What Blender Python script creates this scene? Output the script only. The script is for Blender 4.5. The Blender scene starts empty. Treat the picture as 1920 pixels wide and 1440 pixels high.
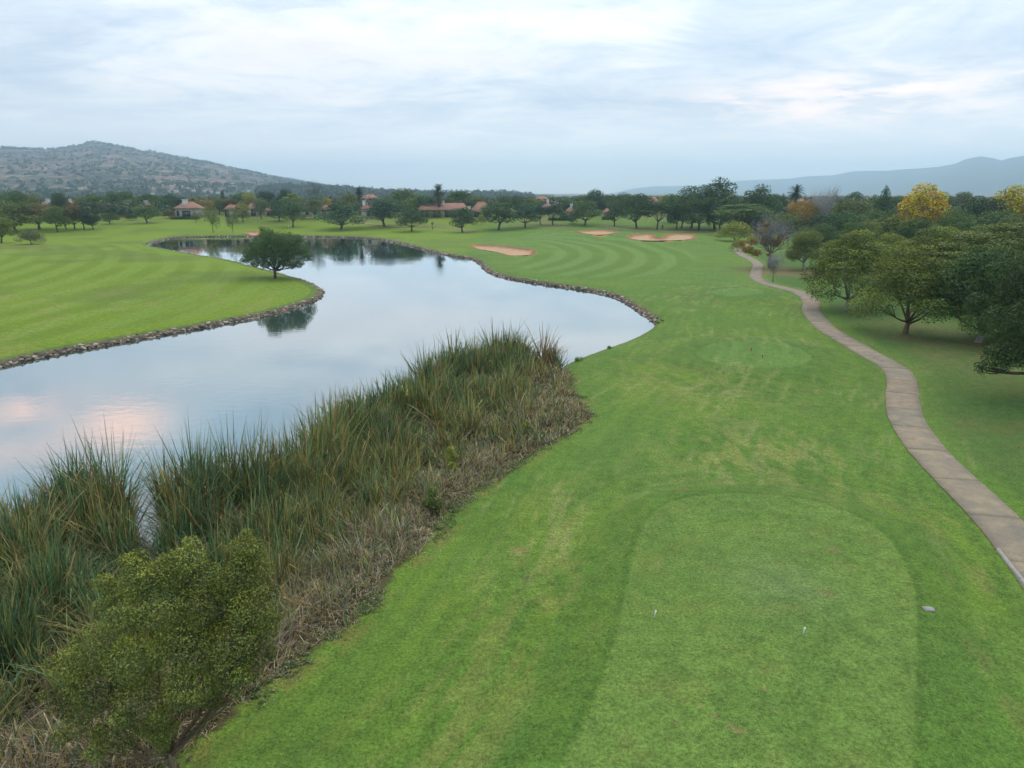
import bpy, math, random
import numpy as np
from mathutils import Vector
from mathutils.geometry import delaunay_2d_cdt

# ------------------------------------------------------------------ camera, sky, sun, exposure
scene = bpy.context.scene
CAM_H = 15.5
F = 1423.0                      # focal length in pixels of the 1920x1440 frame
HORIZON = 362.0
PITCH = math.atan((720.0 - HORIZON) / F)
cam_data = bpy.data.cameras.new("camera")
cam_data.sensor_width = 36.0
cam_data.lens = 36.0 * F / 1920.0
cam_data.clip_start = 0.2
cam_data.clip_end = 40000.0
cam = bpy.data.objects.new("camera", cam_data)
scene.collection.objects.link(cam)
cam.location = (0, 0, CAM_H)
cam.rotation_euler = (math.pi / 2 - PITCH, 0, 0)
scene.camera = cam

SUN_ELEV, SUN_AZ = 48.0, 35.0   # azimuth measured from +Y towards +X
world = bpy.data.worlds.new("World")
scene.world = world
world.use_nodes = True
wn, wl = world.node_tree.nodes, world.node_tree.links
wn.clear()


def N(tree, t, **kw):
    n = tree.nodes.new(t)
    for k, v in kw.items():
        if k == 'inp':
            for a, b in v.items():
                n.inputs[a].default_value = b
        else:
            setattr(n, k, v)
    return n


def mixc(tree, fac, a, b, mode='MIX'):
    m = tree.nodes.new('ShaderNodeMix')
    m.data_type = 'RGBA'
    m.blend_type = mode
    for sock, val in ((m.inputs[0], fac), (m.inputs[6], a), (m.inputs[7], b)):
        if isinstance(val, bpy.types.NodeSocket):
            tree.links.new(val, sock)
        else:
            sock.default_value = val if not isinstance(val, tuple) or len(val) == 4 else (*val, 1)
    return m.outputs[2]


def mth(tree, op, a, b=None, c=None, clamp=False):
    m = tree.nodes.new('ShaderNodeMath')
    m.operation = op
    m.use_clamp = clamp
    for i, v in enumerate((a, b, c)):
        if v is None:
            continue
        if isinstance(v, bpy.types.NodeSocket):
            tree.links.new(v, m.inputs[i])
        else:
            m.inputs[i].default_value = v
    return m.outputs[0]


def ramp(tree, fac, pts):
    r = tree.nodes.new('ShaderNodeValToRGB')
    el = r.color_ramp.elements
    while len(el) < len(pts):
        el.new(0.5)
    for e, (p, c) in zip(el, pts):
        e.position = p
        e.color = (*c, 1) if isinstance(c, tuple) else (c, c, c, 1)
    tree.links.new(fac, r.inputs[0])
    return r.outputs[0]


def build_sky():
    t = world.node_tree
    tc = N(t, 'ShaderNodeTexCoord')
    sep = N(t, 'ShaderNodeSeparateXYZ')
    wl.new(tc.outputs['Generated'], sep.inputs[0])
    X, Y, Z = sep.outputs
    el = mth(t, 'MAXIMUM', Z, 0.0)
    zz = mth(t, 'ADD', el, 0.13)
    px = mth(t, 'DIVIDE', X, zz)
    py = mth(t, 'DIVIDE', Y, zz)
    P = N(t, 'ShaderNodeCombineXYZ')
    wl.new(px, P.inputs[0]); wl.new(py, P.inputs[1])

    def cloud(scale, loc, detail, rough, sx=1.0, sy=1.0, dist=0.4):
        m = N(t, 'ShaderNodeMapping')
        m.inputs['Location'].default_value = loc
        m.inputs['Scale'].default_value = (sx, sy, 1)
        wl.new(P.outputs[0], m.inputs[0])
        n = N(t, 'ShaderNodeTexNoise', inp={'Scale': scale, 'Detail': detail, 'Roughness': rough, 'Distortion': dist})
        wl.new(m.outputs[0], n.inputs['Vector'])
        return n.outputs['Fac']

    sky = N(t, 'ShaderNodeTexSky', sky_type='NISHITA', sun_disc=False)
    sky.sun_elevation = math.radians(SUN_ELEV)
    sky.sun_rotation = math.radians(SUN_AZ)
    sky.air_density = 1.2
    sky.dust_density = 1.0
    # elevation brightening of a cloudy sky: the zenith is brighter than the horizon
    lift = mth(t, 'ADD', mth(t, 'MULTIPLY', mth(t, 'POWER', el, 1.25), SKY_LIFT), 1.0)
    big = cloud(0.62, (3.1, 1.7, 0.3), 4.0, 0.52, 1.0, 0.95)
    med = cloud(1.8, (7.2, 2.4, 4.0), 6.0, 0.60, 0.85, 1.0, 0.8)
    fin = cloud(5.5, (1.2, 5.4, 2.0), 5.0, 0.6, 0.8, 1.0, 0.5)
    v = mth(t, 'ADD', mth(t, 'MULTIPLY', big, 0.45), mth(t, 'MULTIPLY', med, 0.43))
    v = mth(t, 'ADD', v, mth(t, 'MULTIPLY', fin, 0.12))
    # cloud colour: blue grey bases to creamy white tops
    ccol = ramp(t, v, [(0.39, (0.49, 0.555, 0.655)), (0.455, (0.61, 0.652, 0.72)), (0.51, (0.72, 0.74, 0.775)),
                       (0.56, (0.87, 0.845, 0.845)), (0.64, (1.08, 0.98, 0.92))])
    # soft horizon veil
    hz = mth(t, 'SUBTRACT', 1.0, mth(t, 'MULTIPLY', el, 9.0), clamp=True)
    hz = mth(t, 'POWER', hz, 1.3)
    ccol = mixc(t, hz, ccol, (2.35, 2.02, 1.80))
    up = ramp(t, el, [(0.20, 0.0), (0.30, 1.0)])
    ccol = mixc(t, mth(t, 'MULTIPLY', up, 0.85), ccol, mixc(t, 1.0, ccol, (0.60, 0.88, 1.06), 'MULTIPLY'))
    # warm patches lit by the low evening light, on the undersides of some clouds
    wm = cloud(0.55, (11.5, 3.7, 1.0), 3.0, 0.5, 0.8, 1.3, 0.6)
    wmask = ramp(t, wm, [(0.50, 0.0), (0.64, 1.0)])
    wside = ramp(t, mth(t, 'MULTIPLY', el, 1.0), [(0.08, 0.1), (0.22, 1.0)])
    wf = mth(t, 'MULTIPLY', mth(t, 'MULTIPLY', wmask, wside), 0.75)
    ccol = mixc(t, wf, ccol, (1.08, 0.86, 0.78))

    # the brighter part of the cloud deck in front of the low sun, and a break on the left
    def glow(pxx, pyy, sx, sy, gain, col, base, up=1):
        dy = (720 - pyy) / F
        d = Vector(((pxx - 960) / F, math.cos(PITCH) + dy * math.sin(PITCH), up * (-math.sin(PITCH) + dy * math.cos(PITCH)))).normalized()
        az = mth(t, 'ARCTAN2', X, Y)
        da = mth(t, 'DIVIDE', mth(t, 'SUBTRACT', az, math.atan2(d.x, d.y)), sx)
        de = mth(t, 'DIVIDE', mth(t, 'SUBTRACT', Z, d.z), sy)
        q = mth(t, 'ADD', mth(t, 'MULTIPLY', da, da), mth(t, 'MULTIPLY', de, de))
        g = mth(t, 'POWER', 2.718, mth(t, 'MULTIPLY', q, -1.0))
        n2 = ramp(t, mth(t, 'ADD', mth(t, 'MULTIPLY', med, 0.5), mth(t, 'MULTIPLY', fin, 0.5)), [(0.42, 0.25), (0.6, 1.0)])
        g = mth(t, 'MULTIPLY', mth(t, 'MULTIPLY', g, n2), gain)
        return mixc(t, g, base, col)
    ccol = glow(1590, 190, 0.18, 0.028, 1.0, (1.75, 1.25, 0.98), ccol)
    ccol = glow(600, 30, 0.22, 0.035, 0.5, (1.08, 1.06, 1.04), ccol)
    ccol = glow(400, 200, 0.15, 0.012, 0.6, (1.04, 1.0, 0.98), ccol)
    # low-lit pink clouds above the frame on the left, which the lake mirrors
    ccol = glow(20, 772, 0.060, 0.016, 1.0, (2.3, 1.30, 0.90), ccol, -1)
    ccol = glow(225, 800, 0.050, 0.026, 1.0, (2.4, 1.36, 0.96), ccol, -1)
    ccol = glow(40, 850, 0.10, 0.020, 0.9, (1.45, 1.02, 0.88), ccol, -1)
    ccol = glow(640, 780, 0.060, 0.030, 0.8, (1.15, 0.90, 0.84), ccol, -1)
    ccol = glow(520, 600, 0.25, 0.020, 0.5, (1.02, 1.0, 1.0), ccol, -1)
    lc = N(t, 'ShaderNodeVectorMath', operation='SCALE')
    wl.new(ccol, lc.inputs[0]); wl.new(lift, lc.inputs['Scale'])
    lc2 = N(t, 'ShaderNodeVectorMath', operation='SCALE')
    wl.new(lc.outputs[0], lc2.inputs[0]); lc2.inputs['Scale'].default_value = SKY_GAIN / 0.1
    out = mixc(t, 0.90, sky.outputs[0], lc2.outputs[0])
    bg = N(t, 'ShaderNodeBackground', inp={'Strength': 0.1})
    wl.new(out, bg.inputs[0])
    o = N(t, 'ShaderNodeOutputWorld')
    wl.new(bg.outputs[0], o.inputs[0])


SKY_LIFT, SKY_GAIN = 1.35, 1.20
build_sky()
world.cycles.sampling_method = 'MANUAL'
world.cycles.sample_map_resolution = 512

sun_data = bpy.data.lights.new("sun", 'SUN')
sun_data.energy = 0.9
sun_data.angle = math.radians(22)
sun_data.color = (1.0, 0.95, 0.88)
sun = bpy.data.objects.new("sun", sun_data)
scene.collection.objects.link(sun)
_d = Vector((math.cos(math.radians(SUN_ELEV)) * math.sin(math.radians(SUN_AZ)),
             math.cos(math.radians(SUN_ELEV)) * math.cos(math.radians(SUN_AZ)), math.sin(math.radians(SUN_ELEV))))
sun.rotation_euler = (-_d).to_track_quat('-Z', 'Y').to_euler()
sun.location = (60, 60, 120)

vs = scene.view_settings
vs.view_transform = 'Standard'
vs.look = 'None'
vs.exposure = 0.0
vs.gamma = 1.0
vs.use_curve_mapping = False
scene.cycles.use_denoising = True
scene.cycles.max_bounces = 8
scene.cycles.diffuse_bounces = 3
scene.cycles.transmission_bounces = 3
scene.cycles.volume_bounces = 3
scene.cycles.caustics_reflective = False
scene.cycles.caustics_refractive = False

# ------------------------------------------------------------------ helpers
rng = np.random.default_rng(7)
random.seed(7)
COL = scene.collection
R = math.radians


def tag(o, label=None, cat=None, group=None, kind=None):
    if label: o['label'] = label
    if cat: o['category'] = cat
    if group: o['group'] = group
    if kind: o['kind'] = kind
    return o


def mesh_np(name, verts, faces_flat, sizes, col=None, mat=None, smooth=False):
    """verts (n,3); faces_flat loop vertex indices; sizes per-face loop counts (or an int)."""
    me = bpy.data.meshes.new(name)
    verts = np.asarray(verts, dtype=np.float32)
    faces_flat = np.asarray(faces_flat, dtype=np.int32).ravel()
    if isinstance(sizes, int):
        sizes = np.full(len(faces_flat) // sizes, sizes, dtype=np.int32)
    starts = np.concatenate(([0], np.cumsum(sizes)[:-1])).astype(np.int32)
    me.vertices.add(len(verts)); me.vertices.foreach_set('co', verts.ravel())
    me.loops.add(len(faces_flat)); me.loops.foreach_set('vertex_index', faces_flat)
    me.polygons.add(len(sizes)); me.polygons.foreach_set('loop_start', starts)
    me.polygons.foreach_set('loop_total', np.asarray(sizes, dtype=np.int32))
    if smooth:
        me.polygons.foreach_set('use_smooth', np.ones(len(sizes), dtype=bool))
    me.update(calc_edges=True)
    if col is not None:
        a = me.color_attributes.new('Col', 'FLOAT_COLOR', 'POINT')
        c = np.ones((len(verts), 4), dtype=np.float32)
        c[:, :3] = col
        a.data.foreach_set('color', c.ravel())
    if mat: me.materials.append(mat)
    return me


def link(name, me, parent=None, loc=None):
    o = bpy.data.objects.new(name, me)
    COL.objects.link(o)
    if parent: o.parent = parent
    if loc is not None: o.location = loc
    return o


class MB:
    def __init__(s):
        s.v, s.f, s.z, s.c, s.n = [], [], [], [], 0

    def add(s, verts, faces, col=None):
        verts = np.asarray(verts, float)
        s.v.append(verts)
        for f in faces:
            s.f.extend([i + s.n for i in f]); s.z.append(len(f))
        s.c.append(np.tile(col if col is not None else (1, 1, 1), (len(verts), 1)))
        s.n += len(verts)

    def box(s, c, d, rz=0.0, col=None, taper=1.0):
        x, y, z = [k / 2 for k in d]
        v = np.array([(-x, -y, -z), (x, -y, -z), (x, y, -z), (-x, y, -z),
                      (-x * taper, -y * taper, z), (x * taper, -y * taper, z), (x * taper, y * taper, z), (-x * taper, y * taper, z)])
        ca, sa = math.cos(rz), math.sin(rz)
        v = np.stack([v[:, 0] * ca - v[:, 1] * sa, v[:, 0] * sa + v[:, 1] * ca, v[:, 2]], 1) + np.array(c)
        s.add(v, [(0, 3, 2, 1), (4, 5, 6, 7), (0, 1, 5, 4), (1, 2, 6, 5), (2, 3, 7, 6), (3, 0, 4, 7)], col)

    def tube(s, pts, rad, k=6, col=None, cap=True):
        pts = [Vector(p) for p in pts]
        vs_, n = [], len(pts)
        up = Vector((0.13, 0.21, 1)).normalized()
        for i, p in enumerate(pts):
            d = (pts[min(i + 1, n - 1)] - pts[max(i - 1, 0)])
            d = d.normalized() if d.length > 1e-6 else Vector((0, 0, 1))
            a = d.cross(up)
            if a.length < 0.1: a = d.cross(Vector((1, 0, 0)))
            a.normalize(); b = d.cross(a)
            for j in range(k):
                t = 2 * math.pi * j / k
                vs_.append(p + (a * math.cos(t) + b * math.sin(t)) * rad[i])
        fs = [(i * k + j, i * k + (j + 1) % k, (i + 1) * k + (j + 1) % k, (i + 1) * k + j) for i in range(n - 1) for j in range(k)]
        if cap:
            fs.append(tuple(range(k - 1, -1, -1))); fs.append(tuple((n - 1) * k + j for j in range(k)))
        s.add([tuple(v) for v in vs_], fs, col)

    def mesh(s, name, mat=None, smooth=False, col=False):
        return mesh_np(name, np.concatenate(s.v), s.f, np.array(s.z), np.concatenate(s.c) if col else None, mat, smooth)


def _hash(ix, iy, seed):
    h = (ix.astype(np.int64) * 374761393 + iy.astype(np.int64) * 668265263 + seed * 1442695041) & 0xFFFFFFFF
    h = ((h ^ (h >> 13)) * 1274126177) & 0xFFFFFFFF
    h = h ^ (h >> 16)
    return (h & 0xFFFF) / 65535.0


def vnoise(x, y, seed=0):
    ix, iy = np.floor(x), np.floor(y)
    fx, fy = x - ix, y - iy
    fx = fx * fx * fx * (fx * (fx * 6 - 15) + 10); fy = fy * fy * fy * (fy * (fy * 6 - 15) + 10)
    a, b = _hash(ix, iy, seed), _hash(ix + 1, iy, seed)
    c, d = _hash(ix, iy + 1, seed), _hash(ix + 1, iy + 1, seed)
    return (a * (1 - fx) + b * fx) * (1 - fy) + (c * (1 - fx) + d * fx) * fy


def fbm(x, y, octv=4, seed=0):
    x, y = np.asarray(x, float), np.asarray(y, float)
    r, a, tot = 0, 1.0, 0
    for i in range(octv):
        r = r + a * vnoise(x, y, seed + i * 17); tot += a
        x, y, a = x * 2.03 + 5.3, y * 2.03 + 1.7, a * 0.5
    return r / tot


def sm(a, b, x):
    t = np.clip((x - a) / (b - a), 0, 1)
    return t * t * (3 - 2 * t)


def ray(px, py):
    dy = (720 - py) / F
    return ((px - 960) / F, math.cos(PITCH) + dy * math.sin(PITCH), -math.sin(PITCH) + dy * math.cos(PITCH))


def onplane(px, py, z=0.0):
    d = ray(px, py)
    t = (z - CAM_H) / d[2]
    return (d[0] * t, d[1] * t)


def catmull(pts, closed=True, step=4):
    P = np.array(pts, float); n = len(P); out = []
    rng_ = range(n) if closed else range(n - 1)
    for i in rng_:
        if closed: a, b, c, d = P[i - 1], P[i], P[(i + 1) % n], P[(i + 2) % n]
        else: a, b, c, d = P[max(i - 1, 0)], P[i], P[i + 1], P[min(i + 2, n - 1)]
        for k in range(step):
            t = k / step
            out.append(0.5 * ((2 * b) + (c - a) * t + (2 * a - 5 * b + 4 * c - d) * t * t + (3 * b - a - 3 * c + d) * t ** 3))
    if not closed: out.append(P[-1])
    return np.array(out)


def sdf_poly(X, Y, poly, closed=True):
    """signed distance (positive outside)."""
    X = np.asarray(X, float); Y = np.asarray(Y, float)
    shp = X.shape; x, y = X.ravel(), Y.ravel()
    best = np.full(x.shape, 1e18); inside = np.zeros(x.shape, bool)
    n = len(poly)
    for i in range(n if closed else n - 1):
        ax, ay = poly[i]; bx, by = poly[(i + 1) % n]
        dx, dy = bx - ax, by - ay
        L = dx * dx + dy * dy + 1e-12
        t = np.clip(((x - ax) * dx + (y - ay) * dy) / L, 0, 1)
        d = (x - ax - t * dx) ** 2 + (y - ay - t * dy) ** 2
        np.minimum(best, d, out=best)
        if closed:
            cond = ((ay > y) != (by > y))
            with np.errstate(divide='ignore', invalid='ignore'):
                xi = ax + (y - ay) / (by - ay + 1e-15) * dx
            inside ^= cond & (x < xi)
    r = np.sqrt(best)
    if closed: r = np.where(inside, -r, r)
    return r.reshape(shp)


def pxpoly(pts, z=0.0, step=4, closed=True):
    return catmull([onplane(a, b, z) for a, b in pts], closed, step)


# ------------------------------------------------------------------ plan of the course, read as pixels and laid on the ground
SHORE_ROCKY = [(-420, 790), (-200, 733), (-90, 708), (0, 690), (50, 677), (133, 660), (233, 642), (300, 630), (367, 618), (430, 606), (500, 593), (567, 573),
               (598, 561), (606, 549), (597, 540), (575, 529), (548, 521), (520, 513), (480, 503), (443, 493), (410, 486), (383, 482), (333, 473), (295, 466),
               (279, 461), (290, 455), (312, 449), (350, 445.5), (433, 444), (500, 444), (567, 444), (645, 445.5), (695, 448), (745, 456),
               (782, 465), (810, 473), (845, 480), (885, 487), (903, 499), (917, 512), (950, 522), (1000, 531), (1060, 540),
               (1100, 546), (1140, 554), (1168, 566), (1195, 583), (1215, 597), (1228, 607)]
SHORE_SOFT = [(1216, 620), (1180, 638), (1130, 656), (1090, 671), (1058, 686), (1035, 705), (1000, 750), (905, 820), (810, 880), (710, 950),
              (600, 1035), (500, 1110), (400, 1180), (270, 1250), (110, 1320), (-100, 1400), (-500, 1500), (-1200, 1600), (-1500, 1100)]
LAKE = pxpoly(SHORE_ROCKY + SHORE_SOFT, 0.0, 5)
REED_WATER = [(1040, 690), (1000, 684), (930, 686), (850, 705), (800, 740), (760, 765), (720, 781), (690, 800), (640, 832), (600, 862), (545, 925), (450, 955), (380, 948), (328, 960),
              (318, 1010), (306, 1075), (280, 1100), (256, 1070), (236, 1005), (200, 970), (150, 965), (80, 990), (0, 1011), (-200, 1060), (-500, 1150)]
REED_LAND = [(-500, 1900), (-100, 1750), (150, 1560), (300, 1450), (380, 1390), (440, 1335), (500, 1285), (560, 1238), (620, 1200), (690, 1142), (735, 1075), (790, 1030), (830, 985), (860, 945), (935, 893), (1000, 850), (1080, 805), (1104, 780), (1090, 750), (1074, 730), (1068, 700)]
RW = pxpoly(REED_WATER, 0.1, 3, False)
RL = pxpoly(REED_LAND, 0.6, 3, False)
REEDS = np.concatenate([RW, RL])
BUNKERS = [
    ([(881, 462), (915, 461.5), (950, 463.5), (976, 467), (1002, 471), (1001, 478), (985, 481), (957, 481.5), (944, 478), (922, 473), (897, 469)], 0.9),
    ([(1076, 435), (1100, 433.5), (1122, 432.5), (1143, 433.5), (1160, 437.5), (1143, 442), (1112, 442.3), (1091, 438.5)], 1.6),
    ([(1175, 446), (1190, 442), (1211, 439.5), (1224, 441), (1229, 446.3), (1243, 446.5), (1250, 441), (1268, 439), (1300, 440), (1303, 447), (1276, 451), (1226, 452.3), (1195, 451)], 1.6),
    ([(455, 428.2), (470, 427), (487, 428), (486, 429.8), (470, 430.4)], 2.6),
]
BUNKER_POLYS = [pxpoly(p, z, 4) for p, z in BUNKERS]
TEE_NEAR = pxpoly([(920, 1700), (1050, 1440), (1130, 1270), (1172, 1120), (1187, 1040), (1207, 985), (1245, 946), (1310, 928), (1400, 924), (1500, 933),
                   (1595, 960), (1658, 1000), (1700, 1060), (1719, 1130), (1718, 1250), (1714, 1440), (1705, 1700)], 1.2, 3)
TEE_MID = pxpoly([(1305, 664), (1340, 647), (1405, 642), (1470, 648), (1518, 668), (1510, 686), (1450, 695), (1370, 691), (1320, 680)], 1.0, 3)
TEE_FAR = pxpoly([(1335, 552), (1360, 545), (1400, 544), (1430, 548), (1428, 556), (1390, 560), (1350, 558)], 0.9, 3)
FAIRWAY = pxpoly([(960, 494), (1015, 512), (1100, 520), (1190, 520), (1260, 508), (1300, 492), (1305, 474), (1250, 460), (1140, 446), (1060, 438), (980, 436), (1010, 455), (1040, 470), (990, 482)], 0.8, 3)

_gx = np.arange(-330, 190, 0.75); _gy = np.arange(-10, 345, 0.75)
_GX, _GY = np.meshgrid(_gx, _gy)
_SD = sdf_poly(_GX, _GY, LAKE)


def interp_grid(G, X, Y):
    u = np.clip((X - _gx[0]) / 0.75, 0, len(_gx) - 1.001); v = np.clip((Y - _gy[0]) / 0.75, 0, len(_gy) - 1.001)
    i, j = u.astype(int), v.astype(int); fu, fv = u - i, v - j
    return (G[j, i] * (1 - fu) + G[j, i + 1] * fu) * (1 - fv) + (G[j + 1, i] * (1 - fu) + G[j + 1, i + 1] * fu) * fv


def lake_sdf(X, Y):
    s = interp_grid(_SD, X, Y)
    out = np.maximum(np.maximum(_gx[0] - X, X - _gx[-1]), np.maximum(_gy[0] - Y, Y - _gy[-1]))
    return np.where(out > 0, np.maximum(s, 5) + np.maximum(out, 0), s)


def poly_near(X, Y, poly, pad):
    """sdf evaluated only close to the polygon, 'pad' elsewhere"""
    r = np.full(X.shape, float(pad))
    lo, hi = poly.min(0) - pad, poly.max(0) + pad
    m = (X > lo[0]) & (X < hi[0]) & (Y > lo[1]) & (Y < hi[1])
    if m.any(): r[m] = np.minimum(sdf_poly(X[m], Y[m], poly), pad)
    return r


def H(X, Y):
    X = np.atleast_1d(np.asarray(X, float)); Y = np.atleast_1d(np.asarray(Y, float))
    s = lake_sdf(X, Y)
    land = 0.62 + 0.5 * (fbm(X / 38, Y / 38, 3, 5) - 0.35) * sm(2, 18, s)
    rise = sm(288, 372, Y + 0.10 * np.abs(X) * (X < -120))
    land = land + 4.3 * rise + 1.9 * (fbm(X / 45, Y / 45, 2, 31) - 0.5) * sm(292, 330, Y) * (1 - sm(420, 600, Y))
    land = land + 0.5 * sm(60, 110, X) * (fbm(X / 30, Y / 30, 2, 3))
    # mounds round the bunkers
    for poly, amp, hh in ((BUNKER_POLYS[0], 9, 0.5), (BUNKER_POLYS[1], 10, 1.2), (BUNKER_POLYS[2], 10, 1.0), (BUNKER_POLYS[3], 6, 0.4)):
        d = poly_near(X, Y, poly, 14)
        land = land + hh * (1 - sm(0.5, amp, d)) - 0.62 * (1 - sm(-2.0, 0.0, d))
    d = poly_near(X, Y, TEE_NEAR, 12); land = land + 0.45 * (1 - sm(0.0, 3.2, d))
    d = poly_near(X, Y, TEE_MID, 12); land = land + 0.55 * (1 - sm(0.2, 6.0, d))
    d = poly_near(X, Y, TEE_FAR, 12); land = land + 0.4 * (1 - sm(0.2, 6.0, d))
    edge = sm(-0.2, 3.2, s)
    z = np.where(s >= 0, land * edge, -0.05 - 1.3 * sm(0, 4, -s))
    return z


def Hg(X, Y):
    z = H(X, Y)
    for poly in BUNKER_POLYS:
        z = z - 0.9 * (1 - sm(-2.6, -1.3, poly_near(X, Y, poly, 14)))
    return z


def at(px, py):
    """point of the ground seen at a pixel"""
    d = ray(px, py)
    if d[2] > -1e-4:
        return None
    z = 1.0
    for _ in range(25):
        t = (z - CAM_H) / d[2]
        zn = float(H(d[0] * t, d[1] * t)[0])
        if abs(zn - z) < 0.003: break
        z = 0.5 * z + 0.5 * zn
    t = (z - CAM_H) / d[2]
    return Vector((d[0] * t, d[1] * t, zn))


def depth_of(p):
    return p.y * math.cos(PITCH) + (CAM_H - p.z) * math.sin(PITCH)


def top_z(p, py):
    """height of the vertical line through p where it meets picture row py"""
    k = (720 - py) / F      # = yc/zc ; yc = y*sinP + (z-h)*cosP ; zc = y*cosP - (z-h)*sinP
    s, c = math.sin(PITCH), math.cos(PITCH)
    w = p.y * (k * c - s) / (c + k * s)
    return CAM_H + w


PATH = catmull([onplane(a, b, z) for a, b, z in [
    (2160, 1330, .9), (2060, 1200, .9), (1978, 1095, .9), (1918, 1024, .85), (1869, 969, .85), (1818, 922, .8), (1775, 881, .8), (1732, 835, .8), (1703, 791, .8), (1696, 768, .8),
    (1692, 742, .8), (1692, 718, .8), (1687, 698, .8), (1676, 686, .8), (1657, 675, .8), (1632, 662, .8), (1595, 641, .8), (1557, 619, .8), (1534, 600, .8), (1521, 581, .8), (1520, 564, .8),
    (1498, 550, .8), (1470, 541, .8), (1443, 534, .8), (1427, 527, .8), (1418, 519, .8), (1418, 510, .8), (1421, 501, .8), (1420, 493, .8), (1409, 485, .8), (1393, 478, .8),
    (1383, 470, .8), (1390, 462, .9), (1410, 455, 1.0), (1420, 448, 1.2)]], False, 6)
TRAIL = [(560, 409), (610, 411), (665, 415), (702, 421.5), (740, 426), (775, 425.5), (815, 425), (852, 429), (892, 434)]
TRAIL2 = [(1130, 424), (1180, 431), (1240, 434), (1300, 434.5), (1360, 436), (1420, 440)]

# litter / bare-earth patches: px, py, radius m, strength
LITTER = [(1442, 505, 7, .9), (1500, 508, 8, .9), (1400, 500, 4, .6), (1470, 503, 7, .9), (1600, 590, 6, .25), (1697, 628, 3.0, .6), (1800, 655, 6, .45), (1834, 645, 5, .7),
          (1740, 610, 5, .5), (1890, 700, 6, .4), (1020, 424, 10, .9), (985, 430, 8, .4), (1045, 430, 8, .8), (1200, 433, 9, .5), (1300, 434, 9, .5), (1250, 432, 9, .5), (1380, 440, 10, .5),
          (60, 458, 8, .5), (20, 462, 9, .7), (80, 445, 8, .4), (115, 436, 6, .3), (760, 427, 10, .5), (700, 425, 8, .4), (1880, 800, 6, .25)]
SPOTS = [(975, 1014, .28, .9), (1280, 911, .30, .7), (1433, 1292, .10, .8), (1447, 1195, .07, .7), (1382, 1370, .12, .8), (1368, 1362, .10, .7), (1340, 1343, .12, .6),
         (1315, 1326, .08, .6), (1282, 1318, .07, .5), (1252, 1314, .07, .5), (1457, 1332, .10, .4), (1562, 1032, .28, .6), (1550, 1115, .25, .5), (1627, 1232, .06, .5),
         (1395, 1372, .07, .8), (1232, 1056, .2, .3), (1270, 1356, .09, .4), (1620, 1305, .10, .3), (1725, 1345, .05, .5)]


def stripe_noise(u, v, seed):
    return fbm(u, v, 3, seed)


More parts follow.
